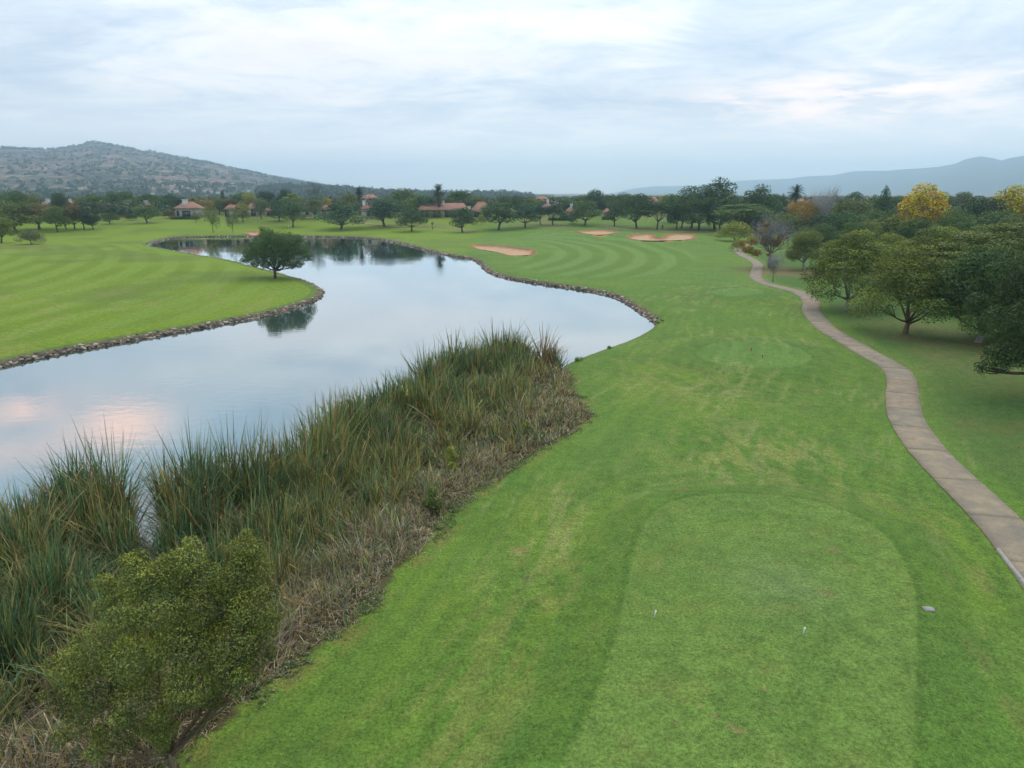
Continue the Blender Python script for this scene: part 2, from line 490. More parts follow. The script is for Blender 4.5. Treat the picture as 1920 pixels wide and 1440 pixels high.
def ground_colour(X, Y):
    s = lake_sdf(X, Y)
    n1 = fbm(X / 14, Y / 14, 4, 11); n2 = fbm(X / 3.2, Y / 3.2, 4, 12); n3 = fbm(X / 0.9, Y / 0.9, 3, 13)
    C = np.empty(X.shape + (3,))
    base = np.array([0.068, 0.160, 0.030]); yel = np.array([0.105, 0.195, 0.028]); dark = np.array([0.045, 0.118, 0.028]); pale = np.array([0.105, 0.205, 0.065]); dry = np.array([0.23, 0.25, 0.11])
    mix = lambda A, c, f: A * (1 - f[..., None]) + np.asarray(c) * f[..., None]
    C[:] = base
    C = mix(C, yel, sm(0.42, 0.68, n1) * 0.4)
    C = mix(C, dark, sm(0.45, 0.7, n2) * 0.30)
    C = mix(C, pale, sm(0.5, 0.72, fbm(X / 7, Y / 7, 4, 77)) * 0.2)
    # left peninsula: yellower grass with mowing bands
    left = sm(-12, -22, X - 0.02 * Y) * sm(60, 72, Y) * (s > 0)
    C = mix(C, np.array([0.106, 0.200, 0.015]), left * 0.95)
    q = X + 0.0028 * (Y - 95) ** 2 * np.sign(1) + 1.2 * fbm(X / 25, Y / 25, 2, 8)
    band = 0.5 + 0.5 * np.sin(2 * np.pi * q / 6.7 + 0.6)
    band = sm(0.3, 0.7, band)
    m = left * sm(2.5, 7, s) * (1 - sm(205, 260, Y)) * sm(70, 80, Y)
    C = mix(C, np.array([0.074, 0.150, 0.010]), m * (1 - band) * 0.55 * sm(.25, .6, fbm(X / 18, Y / 18, 2, 66)))
    C = mix(C, np.array([0.120, 0.226, 0.050]), m * band * 0.38)
    # lines of the mower following the bank
    bank = 0.5 + 0.5 * np.sin(2 * np.pi * s / 1.7 + 2 * n1)
    C = mix(C, yel * 1.15, left * bank * (1 - sm(5, 16, s)) * 0.30)
    C = mix(C, dry * 0.8, left * sm(0.58, 0.72, fbm(X / 2.5, Y / 9, 3, 99)) * 0.35 * sm(150, 110, Y))
    C = mix(C, np.array([0.060, 0.105, 0.028]), left * sm(0.52, 0.7, fbm(X / 20, Y / 20, 3, 55)) * 0.45)
    # fairway arcs on the right
    d = poly_near(X, Y, FAIRWAY, 30)
    r = np.hypot(X + 100, Y - 203)
    arcs = sm(0.25, 0.75, 0.5 + 0.5 * np.sin(2 * np.pi * (r + 0.6 * fbm(X / 12, Y / 12, 2, 4)) / 6.6 + 1.0))
    f = 1 - sm(-2, 1.0, d)
    C = mix(C, np.array([0.100, 0.208, 0.062]), f * arcs * 0.62)
    C = mix(C, np.array([0.066, 0.148, 0.026]), f * (1 - arcs) * 0.6)
    # contour stripes beyond and around the fairway
    f2 = (1 - f) * sm(90, 130, Y) * sm(-60, -20, X) * (1 - sm(290, 330, Y)) * (s > 2)
    st = 0.5 + 0.5 * np.sin(2 * np.pi * (Y + 0.15 * X + 6 * n1) / 9.0)
    C = mix(C, np.array([0.090, 0.185, 0.045]), f2 * st * 0.35)
    # tees
    for poly, w, ring, per in ((TEE_NEAR, 3.0, 9, 0.9), (TEE_MID, 5.0, 15, 1.3), (TEE_FAR, 5.0, 12, 1.8)):
        d = poly_near(X, Y, poly, 30)
        ins = 1 - sm(-0.12, 0.12, d)
        C = mix(C, np.array([0.080, 0.182, 0.050]) if poly is not TEE_NEAR else np.array([0.086, 0.178, 0.048]), ins * 0.85)
        rings = sm(0.35, 0.8, fbm(d / per, np.arctan2(X - poly[:, 0].mean(), Y - poly[:, 1].mean()) * 3.5, 3, 41))
        out = sm(-0.1, 0.3, d) * (1 - sm(w, ring, d))
        C = mix(C, dark * 0.95, out * rings * 0.55)
        C = mix(C, dry * 0.75, out * sm(0.52, 0.7, fbm(d / 0.5, np.arctan2(X - poly[:, 0].mean(), Y - poly[:, 1].mean()) * 5, 3, 43)) * 0.30)
        lip_shade = np.exp(-((d - 0.15) / 0.14) ** 2)  # shadow line along the tee edge, painted into the grass colour
        C = mix(C, dark * 0.7, lip_shade * 0.7)
        C = mix(C, np.array([0.052, 0.130, 0.028]), sm(-0.05, 0.1, d) * (1 - sm(1.2, w * 0.8, d)) * 0.6)  # darker grass ring outside, with the bank's slope shade painted in
    # streaks of dry mown grass running with the reed edge (lower middle)
    dx, dy = RL[-18] - RL[22]
    L = math.hypot(dx, dy); ux, uy = dx / L, dy / L
    al = X * ux + Y * uy; ac = -X * uy + Y * ux
    bend = ac + 1.2 * np.sin(al / 9.0)
    lawn = (X > -14) & (Y > 14) & (Y < 125)
    tn = poly_near(X, Y, TEE_NEAR, 30)
    lawn_f = lawn * sm(1.0, 3.0, tn) * (s > 0)
    str1 = sm(0.56, 0.74, fbm(al / 3.6, bend / 0.42, 3, 61)) * sm(0.40, 0.62, fbm(X / 7, Y / 7, 2, 62))
    ml = .5 + .5 * np.sin(2 * np.pi * (bend + .25 * n1) / 1.15)
    C = mix(C, dark * 1.05, (X > -60) * (Y < 150) * (s > 0) * sm(0, 1.5, tn) * sm(.55, .95, ml) * .30 * sm(.3, .6, fbm(X / 9, Y / 9, 2, 64)))
    C = mix(C, np.array([0.185, 0.240, 0.115]), lawn_f * str1 * 0.38 * sm(24, 30, Y))
    C = mix(C, dark, lawn_f * sm(0.5, 0.7, fbm(al / 5, bend / 0.9, 3, 63)) * 0.35)
    # bleached patch in front of the middle tee
    for (ppx, ppy, rad, k) in ((1470, 850, 4.5, .75), (1310, 850, 3.5, .5), (1390, 800, 4, .35), (1350, 740, 6, .4), (1200, 700, 4, .4), (1590, 930, 2.5, .4)):
        cx, cy = onplane(ppx, ppy, .9)
        dd = np.hypot(X - cx, Y - cy) / rad
        C = mix(C, dry, np.exp(-dd * dd) * k * sm(0.42, 0.62, fbm(X / 0.55, Y / 1.6, 4, 71)) * (Y < 130) * 0.42)
    C = mix(C, base * 1.12, sm(0.5, 0.7, n3) * 0.25 * (Y < 150))
    tb = (1 - sm(-0.3, 0.0, tn))
    C = mix(C, np.array([0.098, 0.175, 0.085]), tb * np.exp(-(np.hypot(X - onplane(1465, 1100, 1.1)[0], (Y - onplane(1465, 1100, 1.1)[1]) * .8) / 1.9) ** 2) * 0.55)
    C = mix(C, dark * 1.05, tb * sm(0.5, 0.66, fbm(X / 1.6, Y / 1.9, 4, 81)) * 0.35)
    C = mix(C, np.array([0.125, 0.150, 0.052]), tb * sm(0.54, 0.7, fbm(X / 1.1, Y / 1.1, 4, 83)) * 0.18)
    # right of the path: deeper, shaggier green
    pth = _path_x_at(Y)
    rt = sm(0.8, 4, X - pth) * sm(8, 14, Y) * (1 - sm(180, 230, Y))
    C = mix(C, np.array([0.042, 0.112, 0.028]), rt * 0.85)
    C = mix(C, np.array([0.090, 0.110, 0.042]), rt * sm(0.52, 0.7, fbm(X / 4, Y / 4, 4, 91)) * 0.15)
    # rough at far line of trees and beyond the course
    far = sm(340, 380, Y)
    C = mix(C, np.array([0.060, 0.085, 0.030]), far * 0.8)
    vf = sm(700, 1100, np.hypot(X, Y))
    C = mix(C, np.array([0.13, 0.12, 0.065]), vf * sm(0.45, 0.55, fbm(X / 160, Y / 160, 3, 15)))
    lt = sm(300, 350, Y) * (1 - far)
    C = mix(C, np.array([0.090, 0.150, 0.030]), lt * 0.4)
    for ppx, ppy, rad, k in LITTER:
        cx, cy = onplane(ppx, ppy, 1.0)
        dd = np.hypot(X - cx, (Y - cy) * 0.9) / rad
        mm = dd < 2.5
        if mm.any():
            w = np.exp(-dd[mm] ** 2 * 1.2) * k * (0.45 + 0.9 * sm(0.35, 0.65, fbm(X[mm] / 1.3, Y[mm] / 1.3, 3, 21)))
            C[mm] = mix(C[mm], np.array([0.125, 0.115, 0.070]), np.clip(w * 0.75, 0, .8))
    for ppx, ppy, rad, k in SPOTS:
        cx, cy = onplane(ppx, ppy, 1.15)
        dd = np.hypot(X - cx, Y - cy) / rad
        mm = dd < 3
        if mm.any():
            C[mm] = mix(C[mm], np.array([0.20, 0.145, 0.11]), np.clip(np.exp(-dd[mm] ** 2) * k * (0.3 + 1.2 * fbm(X[mm] / 0.09, Y[mm] / 0.09, 2, 7)), 0, 1) * .75)
    # soil under the reeds and at the water's edge
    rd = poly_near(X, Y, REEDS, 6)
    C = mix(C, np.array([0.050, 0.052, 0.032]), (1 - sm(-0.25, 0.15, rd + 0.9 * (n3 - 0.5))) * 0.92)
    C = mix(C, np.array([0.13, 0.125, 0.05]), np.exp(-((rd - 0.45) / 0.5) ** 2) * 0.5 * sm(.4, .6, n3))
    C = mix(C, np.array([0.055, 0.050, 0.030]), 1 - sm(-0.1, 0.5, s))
    for poly in BUNKER_POLYS:
        d = poly_near(X, Y, poly, 8)
        C = mix(C, np.array([0.36, 0.16, 0.09]), 1 - sm(-0.3, 0.4, d))
    return np.clip(C * np.array([1.27, 0.97, 0.74]), 0.01, 0.8)


_o = np.argsort(PATH[:, 1])
def _path_x_at(Y):
    return np.interp(Y, PATH[_o, 1], PATH[_o, 0])


# ------------------------------------------------------------------ materials
def newmat(name):
    m = bpy.data.materials.new(name)
    m.use_nodes = True
    m.node_tree.nodes.clear()
    return m, m.node_tree


def finish(t, shader):
    o = N(t, 'ShaderNodeOutputMaterial')
    t.links.new(shader, o.inputs[0])


def principled(t, col, rough=0.8, spec=0.3, normal=None, **kw):
    p = N(t, 'ShaderNodeBsdfPrincipled')
    if isinstance(col, bpy.types.NodeSocket): t.links.new(col, p.inputs['Base Color'])
    else: p.inputs['Base Color'].default_value = (*col, 1)
    if isinstance(rough, bpy.types.NodeSocket): t.links.new(rough, p.inputs['Roughness'])
    else: p.inputs['Roughness'].default_value = rough
    p.inputs['Specular IOR Level'].default_value = spec
    for k, v in kw.items(): p.inputs[k].default_value = v
    if normal is not None: t.links.new(normal, p.inputs['Normal'])
    return p.outputs[0]


def noise(t, vec, scale, detail=3, rough=0.55, dist=0.0):
    n = N(t, 'ShaderNodeTexNoise', inp={'Scale': scale, 'Detail': detail, 'Roughness': rough, 'Distortion': dist})
    t.links.new(vec, n.inputs['Vector'])
    return n.outputs['Fac']


def attr(t, name='Col'):
    return N(t, 'ShaderNodeAttribute', attribute_name=name).outputs['Color']


def objcoord(t):
    return N(t, 'ShaderNodeTexCoord').outputs['Object']


def bump(t, h, dist=0.02, strength=0.5):
    b = N(t, 'ShaderNodeBump', inp={'Strength': strength, 'Distance': dist})
    t.links.new(h, b.inputs['Height'])
    return b.outputs[0]


def mat_ground():
    m, t = newmat('turf')
    co = N(t, 'ShaderNodeNewGeometry').outputs['Position']
    a = noise(t, co, 9.0, 4, 0.7)
    b = noise(t, co, 38.0, 2, 0.6)
    c = noise(t, co, 1.6, 5, 0.65)
    f = mth(t, 'ADD', mth(t, 'MULTIPLY', a, 0.5), mth(t, 'MULTIPLY', b, 0.5))
    f = ramp(t, f, [(0.38, 0.45), (0.5, 1.0), (0.62, 1.65)])
    col = mixc(t, 1.0, attr(t), f, 'MULTIPLY')
    g = ramp(t, c, [(0.35, 0.86), (0.65, 1.16)])
    col = mixc(t, 1.0, col, g, 'MULTIPLY')
    # yellow blades and dark gaps in the sward
    d = noise(t, co, 21.0, 3, 0.75)
    yf = ramp(t, d, [(0.60, 0.0), (0.72, 0.38)])
    col = mixc(t, yf, col, mixc(t, 1.0, attr(t), (1.9, 1.35, 1.5), 'MULTIPLY'))
    finish(t, principled(t, col, 0.9, 0.12, bump(t, mth(t, 'ADD', a, b), 0.05, 0.55)))
    return m


def mat_leaf(name='leaves'):
    m, t = newmat(name)
    info = N(t, 'ShaderNodeObjectInfo')
    col = mixc(t, 1.0, attr(t), info.outputs['Color'], 'MULTIPLY')
    hs = N(t, 'ShaderNodeHueSaturation')
    t.links.new(col, hs.inputs['Color'])
    t.links.new(mth(t, 'ADD', mth(t, 'MULTIPLY', info.outputs['Random'], 0.3), 0.86), hs.inputs['Value'])
    t.links.new(mth(t, 'ADD', mth(t, 'MULTIPLY', info.outputs['Random'], -0.02), 0.51), hs.inputs['Hue'])
    d = N(t, 'ShaderNodeBsdfDiffuse'); tr = N(t, 'ShaderNodeBsdfTranslucent')
    t.links.new(hs.outputs[0], d.inputs[0]); t.links.new(hs.outputs[0], tr.inputs[0])
    mx = N(t, 'ShaderNodeMixShader', inp={0: 0.24})
    t.links.new(d.outputs[0], mx.inputs[1]); t.links.new(tr.outputs[0], mx.inputs[2])
    gl = N(t, 'ShaderNodeBsdfGlossy', inp={'Roughness': 0.45, 'Color': (1, 1, 1, 1)})
    mx2 = N(t, 'ShaderNodeMixShader', inp={0: 0.02})
    t.links.new(mx.outputs[0], mx2.inputs[1]); t.links.new(gl.outputs[0], mx2.inputs[2])
    finish(t, mx2.outputs[0])
    return m


def mat_bark():
    m, t = newmat('bark')
    info = N(t, 'ShaderNodeObjectInfo')
    co = objcoord(t)
    mp = N(t, 'ShaderNodeMapping'); mp.inputs['Scale'].default_value = (6, 6, 1.2)
    t.links.new(co, mp.inputs[0])
    n = noise(t, mp.outputs[0], 2.5, 4, 0.6)
    f = ramp(t, n, [(0.3, 0.55), (0.7, 1.35)])
    col = mixc(t, 1.0, info.outputs['Color'], f, 'MULTIPLY')
    finish(t, principled(t, col, 0.9, 0.1, bump(t, n, 0.03, 0.6)))
    return m


def mat_attr(name, rough=0.85, spec=0.2, nscale=None, lo=0.8, hi=1.2, bmp=0.02):
    m, t = newmat(name)
    col = attr(t)
    nm = None
    if nscale:
        n = noise(t, N(t, 'ShaderNodeNewGeometry').outputs['Position'], nscale, 4, 0.6)
        col = mixc(t, 1.0, col, ramp(t, n, [(0.3, lo), (0.7, hi)]), 'MULTIPLY')
        nm = bump(t, n, bmp, 0.5)
    finish(t, principled(t, col, rough, spec, nm))
    return m


def mat_plain(name, c, rough=0.8, spec=0.2, nscale=3.0, lo=0.8, hi=1.2, bmp=0.01, rnd=0.0):
    m, t = newmat(name)
    n = noise(t, objcoord(t), nscale, 4, 0.6)
    col = mixc(t, 1.0, c, ramp(t, n, [(0.3, lo), (0.7, hi)]), 'MULTIPLY')
    if rnd:
        info = N(t, 'ShaderNodeObjectInfo')
        hs = N(t, 'ShaderNodeHueSaturation')
        t.links.new(col, hs.inputs['Color'])
        t.links.new(mth(t, 'ADD', mth(t, 'MULTIPLY', info.outputs['Random'], rnd), 1 - rnd / 2), hs.inputs['Value'])
        col = hs.outputs[0]
    finish(t, principled(t, col, rough, spec, bump(t, n, bmp, 0.5)))
    return m


def mat_water():
    m, t = newmat('lake_water')
    co = N(t, 'ShaderNodeNewGeometry').outputs['Position']
    mp = N(t, 'ShaderNodeMapping'); mp.inputs['Scale'].default_value = (0.7, 1.0, 1)
    t.links.new(co, mp.inputs[0])
    a = noise(t, mp.outputs[0], 1.1, 3, 0.5, 0.3)
    b = noise(t, mp.outputs[0], 7.0, 2, 0.5)
    patch = ramp(t, noise(t, co, 0.045, 3, 0.5), [(0.45, 0.3), (0.58, 1.7)])
    h = mth(t, 'ADD', mth(t, 'MULTIPLY', a, 1.0), mth(t, 'MULTIPLY', b, 0.22))
    h = mth(t, 'MULTIPLY', h, patch)
    bn = bump(t, h, 0.010, 0.5)
    lw = N(t, 'ShaderNodeFresnel', inp={'IOR': 1.34})
    t.links.new(bn, lw.inputs['Normal'])
    fac = mth(t, 'ADD', mth(t, 'MULTIPLY', lw.outputs[0], 1.15), 0.22, clamp=True)
    gl = N(t, 'ShaderNodeBsdfGlossy', inp={'Roughness': 0.03, 'Color': (0.93, 0.98, 1.0, 1)})
    t.links.new(bn, gl.inputs['Normal'])
    df = N(t, 'ShaderNodeBsdfDiffuse', inp={'Color': (0.030, 0.052, 0.045, 1)})
    mx = N(t, 'ShaderNodeMixShader')
    t.links.new(fac, mx.inputs[0]); t.links.new(df.outputs[0], mx.inputs[1]); t.links.new(gl.outputs[0], mx.inputs[2])
    finish(t, mx.outputs[0])
    return m


def mat_path():
    m, t = newmat('path_concrete')
    co = N(t, 'ShaderNodeNewGeometry').outputs['Position']
    a = noise(t, co, 0.9, 5, 0.65, 0.4)
    b = noise(t, co, 24.0, 3, 0.6)
    u = N(t, 'ShaderNodeAttribute', attribute_name='Col').outputs['Color']
    c = ramp(t, a, [(0.32, (0.170, 0.150, 0.118)), (0.50, (0.225, 0.182, 0.128)), (0.68, (0.285, 0.220, 0.145))])
    c = mixc(t, 1.0, c, ramp(t, b, [(0.3, 0.75), (0.7, 1.25)]), 'MULTIPLY')
    c = mixc(t, 1.0, c, u, 'MULTIPLY')
    finish(t, principled(t, c, 0.9, 0.15, bump(t, b, 0.01, 0.5)))
    return m


def mat_hill():
    m, t = newmat('hillside')
    co = N(t, 'ShaderNodeNewGeometry').outputs['Position']
    mp = N(t, 'ShaderNodeMapping'); mp.inputs['Scale'].default_value = (1, 0.5, 1.6)
    t.links.new(co, mp.inputs[0])
    a = noise(t, mp.outputs[0], 0.012, 5, 0.62)
    b = noise(t, mp.outputs[0], 0.085, 4, 0.7)
    f = mth(t, 'ADD', mth(t, 'MULTIPLY', a, 0.35), mth(t, 'MULTIPLY', b, 0.65))
    k = ramp(t, f, [(0.43, 0.0), (0.53, 1.0)])
    col = mixc(t, k, attr(t), (0.024, 0.036, 0.032))
    c2 = ramp(t, noise(t, mp.outputs[0], 0.3, 3, 0.6), [(0.3, 0.75), (0.7, 1.3)])
    col = mixc(t, 1.0, col, c2, 'MULTIPLY')
    finish(t, principled(t, col, 0.95, 0.05))
    return m


M_TURF, M_LEAF, M_BARK, M_WATER, M_PATH, M_HILL = mat_ground(), mat_leaf(), mat_bark(), mat_water(), mat_path(), mat_hill()
M_REED = mat_leaf('reed_blades')
M_STONE = mat_attr('bank_stone', 0.9, 0.15, 9.0, 0.6, 1.35, 0.03)
M_SOIL = mat_attr('bank_soil', 0.95, 0.1, 6.0, 0.6, 1.4, 0.05)
M_SAND = mat_attr('bunker_sand', 0.95, 0.05, 0.6, 0.85, 1.15, 0.05)
M_ROOF = mat_plain('terracotta_tiles', (0.29, 0.150, 0.105), 0.9, 0.1, 2.5, 0.72, 1.25, 0.05, 0.25)
M_WALL = mat_plain('painted_plaster', (0.36, 0.31, 0.25), 0.9, 0.1, 0.8, 0.88, 1.08, 0.01, 0.3)
M_WHITE = mat_plain('white_paint', (0.52, 0.50, 0.46), 0.7, 0.2, 3, 0.92, 1.05)
M_GLASS = mat_plain('dark_glass', (0.02, 0.025, 0.03), 0.15, 0.5, 1, 0.9, 1.1, 0.0)
M_DARK = mat_plain('dark_timber', (0.06, 0.045, 0.035), 0.7, 0.2, 5, 0.8, 1.2)
M_KERB = mat_plain('kerb_concrete', (0.27, 0.255, 0.22), 0.9, 0.1, 6, 0.75, 1.2)
M_METAL = mat_plain('grey_metal', (0.12, 0.13, 0.14), 0.5, 0.4, 5, 0.85, 1.15)


# ------------------------------------------------------------------ ground sheet
def build_ground():
    rows = [1.0, 3.0, 5, 7, 9, 11, 13, 14.5, 15.6]
    y = 1475.0
    rr = []
    while y > HORIZON + 9:
        dep = PITCH + math.atan((y - 720) / F)
        rr.append((CAM_H - 0.8) / math.tan(dep)); y -= 1.72
    rows += [r for r in rr if r > 16]
    last = rows[-1]
    rows += list(np.geomspace(last * 1.12, 13500, 16))
    rows = np.array(rows)
    az = np.concatenate([np.arange(-180, -42, 6.0), np.linspace(-41, 41, 540), np.arange(48, 180, 6.0), ])
    az = np.unique(np.concatenate([az, [-42.0]]))
    A = np.radians(az)
    Rr, Aa = np.meshgrid(rows, A, indexing='ij')
    X, Y = Rr * np.sin(Aa), Rr * np.cos(Aa)
    S = lake_sdf(X, Y)
    snapped = np.zeros(S.shape, bool)
    nr, nc = S.shape
    cross = (S[:-1] > 0) != (S[1:] > 0)
    ii, jj = np.nonzero(cross)
    for i, j in zip(ii, jj):
        if rows[i] > 400: continue
        t = S[i, j] / (S[i, j] - S[i + 1, j])
        rc = Rr[i, j] + t * (rows[i + 1] - rows[i])
        k = i if t < 0.5 else i + 1
        if not snapped[k, j]:
            Rr[k, j] = rc; snapped[k, j] = True
    X, Y = Rr * np.sin(Aa), Rr * np.cos(Aa)
    Z = Hg(X.ravel(), Y.ravel()).reshape(X.shape)
    Z[snapped] = -0.02
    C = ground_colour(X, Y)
    V = np.stack([X, Y, Z], -1).reshape(-1, 3)
    V = np.vstack([V, [[0, 0, float(H(0, 0)[0])]]])
    Cc = np.vstack([C.reshape(-1, 3), C[0, 0][None]])
    i, j = np.meshgrid(np.arange(nr - 1), np.arange(nc), indexing='ij')
    j2 = (j + 1) % nc
    q = np.stack([i * nc + j, i * nc + j2, (i + 1) * nc + j2, (i + 1) * nc + j], -1).reshape(-1, 4)
    q = q[:, ::-1]
    fan = np.array([(nr * nc, (jj_ + 1) % nc, jj_) for jj_ in range(nc)])
    flat = np.concatenate([q.ravel(), fan.ravel()])
    sizes = np.concatenate([np.full(len(q), 4), np.full(len(fan), 3)])
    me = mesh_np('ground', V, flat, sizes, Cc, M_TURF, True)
    tag(link('ground', me), 'mown green grass of the golf course sloping to the lake', kind='structure')


build_ground()

# water
def build_water():
    n = len(LAKE)
    d = np.roll(LAKE, -1, 0) - np.roll(LAKE, 1, 0)
    L = np.hypot(d[:, 0], d[:, 1]) + 1e-9
    nrm = np.stack([d[:, 1] / L, -d[:, 0] / L], 1)
    test = LAKE + nrm * 0.3
    sgn = np.where(sdf_poly(test[:, 0], test[:, 1], LAKE) > 0, 1, -1)
    P = LAKE + nrm * sgn[:, None] * 0.9
    co = [Vector((float(a), float(b))) for a, b in P]
    vo, eo, fo, *_ = delaunay_2d_cdt(co, [(i, (i + 1) % n) for i in range(n)], [], 1, 1e-4)
    V = np.array([(v.x, v.y, 0.0) for v in vo])
    fl = [tuple(f) for f in fo]
    nf = []
    for a, b, c in fl:
        z = (V[b][0] - V[a][0]) * (V[c][1] - V[a][1]) - (V[b][1] - V[a][1]) * (V[c][0] - V[a][0])
        nf.append((a, b, c) if z > 0 else (a, c, b))
    me = mesh_np('lake_water', V, np.array(nf).ravel(), 3, None, M_WATER)
    tag(link('water', me), 'calm lake reflecting the pale cloudy sky', kind='structure')


build_water()


# ------------------------------------------------------------------ stone edging of the lake
def stone_mesh(seed):
    import bmesh
    r = random.Random(seed)
    bm = bmesh.new()
    for _ in range(15):
        v = Vector((r.gauss(0, 1), r.gauss(0, 1), r.gauss(0, 1))).normalized()
        v = Vector((v.x * 0.5, v.y * 0.36, v.z * 0.27)) * r.uniform(0.82, 1.1)
        bm.verts.new(v)
    g = bmesh.ops.convex_hull(bm, input=bm.verts)
    bmesh.ops.delete(bm, geom=[v for v in bm.verts if not v.link_faces], context='VERTS')
    bmesh.ops.recalc_face_normals(bm, faces=bm.faces)
    V = np.array([v.co[:] for v in bm.verts]); idx = {v: i for i, v in enumerate(bm.verts)}
    Fc = np.array([[idx[v] for v in f.verts] for f in bm.faces])
    bm.free()
    return V, Fc


STONE_COLS = [(0.25, 0.18, 0.13), (0.33, 0.26, 0.20), (0.17, 0.125, 0.09), (0.42, 0.35, 0.27), (0.27, 0.19, 0.13), (0.13, 0.11, 0.085)]


def build_bank():
    rock = pxpoly(SHORE_ROCKY, 0.0, 10, False)
    seg = np.hypot(*np.diff(rock, axis=0).T); cum = np.concatenate([[0], np.cumsum(seg)])
    ts = np.arange(0, cum[-1], 0.5)
    P = np.stack([np.interp(ts, cum, rock[:, 0]), np.interp(ts, cum, rock[:, 1])], 1)
    d = np.gradient(P, axis=0); d /= np.hypot(d[:, 0], d[:, 1])[:, None]
    nrm = np.stack([-d[:, 1], d[:, 0]], 1)
    test = P + nrm * 0.5
    s = lake_sdf(test[:, 0], test[:, 1])
    if np.mean(s > 0) < 0.5: nrm = -nrm
    prof = [(-0.35, -0.35), (0.0, 0.0), (0.25, 0.22), (0.55, 0.38), (1.0, 0.46), (2.4, 0.40)]
    V, C = [], []
    wob = 0.25 * (fbm(ts / 2.0, ts * 0, 3, 9) - 0.5)
    tap = np.clip(np.minimum(ts, ts[-1] - ts) / 5.0, 0, 1)
    for k, (o, z) in enumerate(prof):
        q = P + nrm * (o * tap + (wob * tap if k > 1 else 0))[:, None]
        zz = np.full(len(q), z) * tap - .12 * (1 - tap) + (0.1 * (fbm(ts / 1.3, ts * 0 + k, 2, 19) - 0.5) if 1 < k < 5 else 0)
        if k == 5: zz = H(q[:, 0], q[:, 1]) - 0.10 - .1 * (1 - tap)
        V.append(np.stack([q[:, 0], q[:, 1], zz], 1))
        c = np.array([(0.05, 0.045, 0.035), (0.05, 0.045, 0.035), (0.09, 0.07, 0.05), (0.11, 0.09, 0.05), (0.095, 0.135, 0.03), (0.10, 0.18, 0.028)][k])
        C.append(np.tile(c, (len(q), 1)) * (0.8 + 0.4 * rng.random((len(q), 1))))
    n = len(P); V = np.concatenate(V); C = np.concatenate(C)
    q = np.array([(k * n + i, k * n + i + 1, (k + 1) * n + i + 1, (k + 1) * n + i) for k in range(5) for i in range(n - 1)])
    me = mesh_np('stone_edging', V, q.ravel(), 4, C, M_SOIL, True)
    root = tag(link('stone_edging', me), 'low bank of loose brown and grey stones lining the lake shore', kind='structure')
    # stones
    vari = [stone_mesh(i + 3) for i in range(8)]
    dist = np.hypot(P[:, 0], P[:, 1])
    items = []
    inview = (np.abs(P[:, 0]) < P[:, 1] * 0.74 + 3)
    hidden = (ts > 0)
    for i in range(0, n):
        if not inview[i]: continue
        dd = dist[i]
        for rowo, pz, pr in ((0.05, 0.02, 1.0), (0.32, 0.20, 1.0), (0.62, 0.36, 0.6), (0.95, 0.44, 0.15)):
            if dd > 150 and (i % 2 or rowo > 1): continue
            if rng.random() > pr: continue
            sc = rng.uniform(0.26, 0.78) * (1.0 if rowo < 0.9 else 0.7) * (1.35 if dd > 150 else 1.0)
            o = rowo + rng.normal(0, 0.09)
            items.append((dd, P[i, 0] + nrm[i, 0] * o + rng.normal(0, .07), P[i, 1] + nrm[i, 1] * o + rng.normal(0, .07), pz + rng.normal(0, .04), sc, rng.random() * 6.28, rng.integers(8), rng.normal(0, .25, 2)))
    items.sort(key=lambda a: a[0])
    meshes = []
    for k, (Vs, Fs) in enumerate(vari):
        for ci in range(3):
            c = STONE_COLS[(k + ci * 2) % 6]
            meshes.append(mesh_np('stone', Vs, Fs.ravel(), 3, np.tile(c, (len(Vs), 1)), M_STONE))
    for it in items[:300]:
        _, x, y, z, sc, rz, k, tl = it
        o = link('stone', meshes[k * 3 + int(rng.integers(3))], root, (x, y, z))
        o.scale = (sc * 1.15, sc, sc); o.rotation_euler = (tl[0], tl[1], rz)
    VV, FF, CC, off = [], [], [], 0
    for it in items[300:]:
        _, x, y, z, sc, rz, k, tl = it
        Vs, Fs = vari[k]
        ca, sa = math.cos(rz), math.sin(rz)
        v = Vs * sc
        VV.append(np.stack([v[:, 0] * ca - v[:, 1] * sa + x, v[:, 0] * sa + v[:, 1] * ca + y, v[:, 2] + z], 1))
        FF.append(Fs + off); off += len(Vs)
        CC.append(np.tile(STONE_COLS[int(rng.integers(6))], (len(Vs), 1)))
    me = mesh_np('far_stones', np.concatenate(VV), np.concatenate(FF).ravel(), 3, np.concatenate(CC), M_STONE)
    tag(link('distant_stones', me, root), kind='stuff')


build_bank()


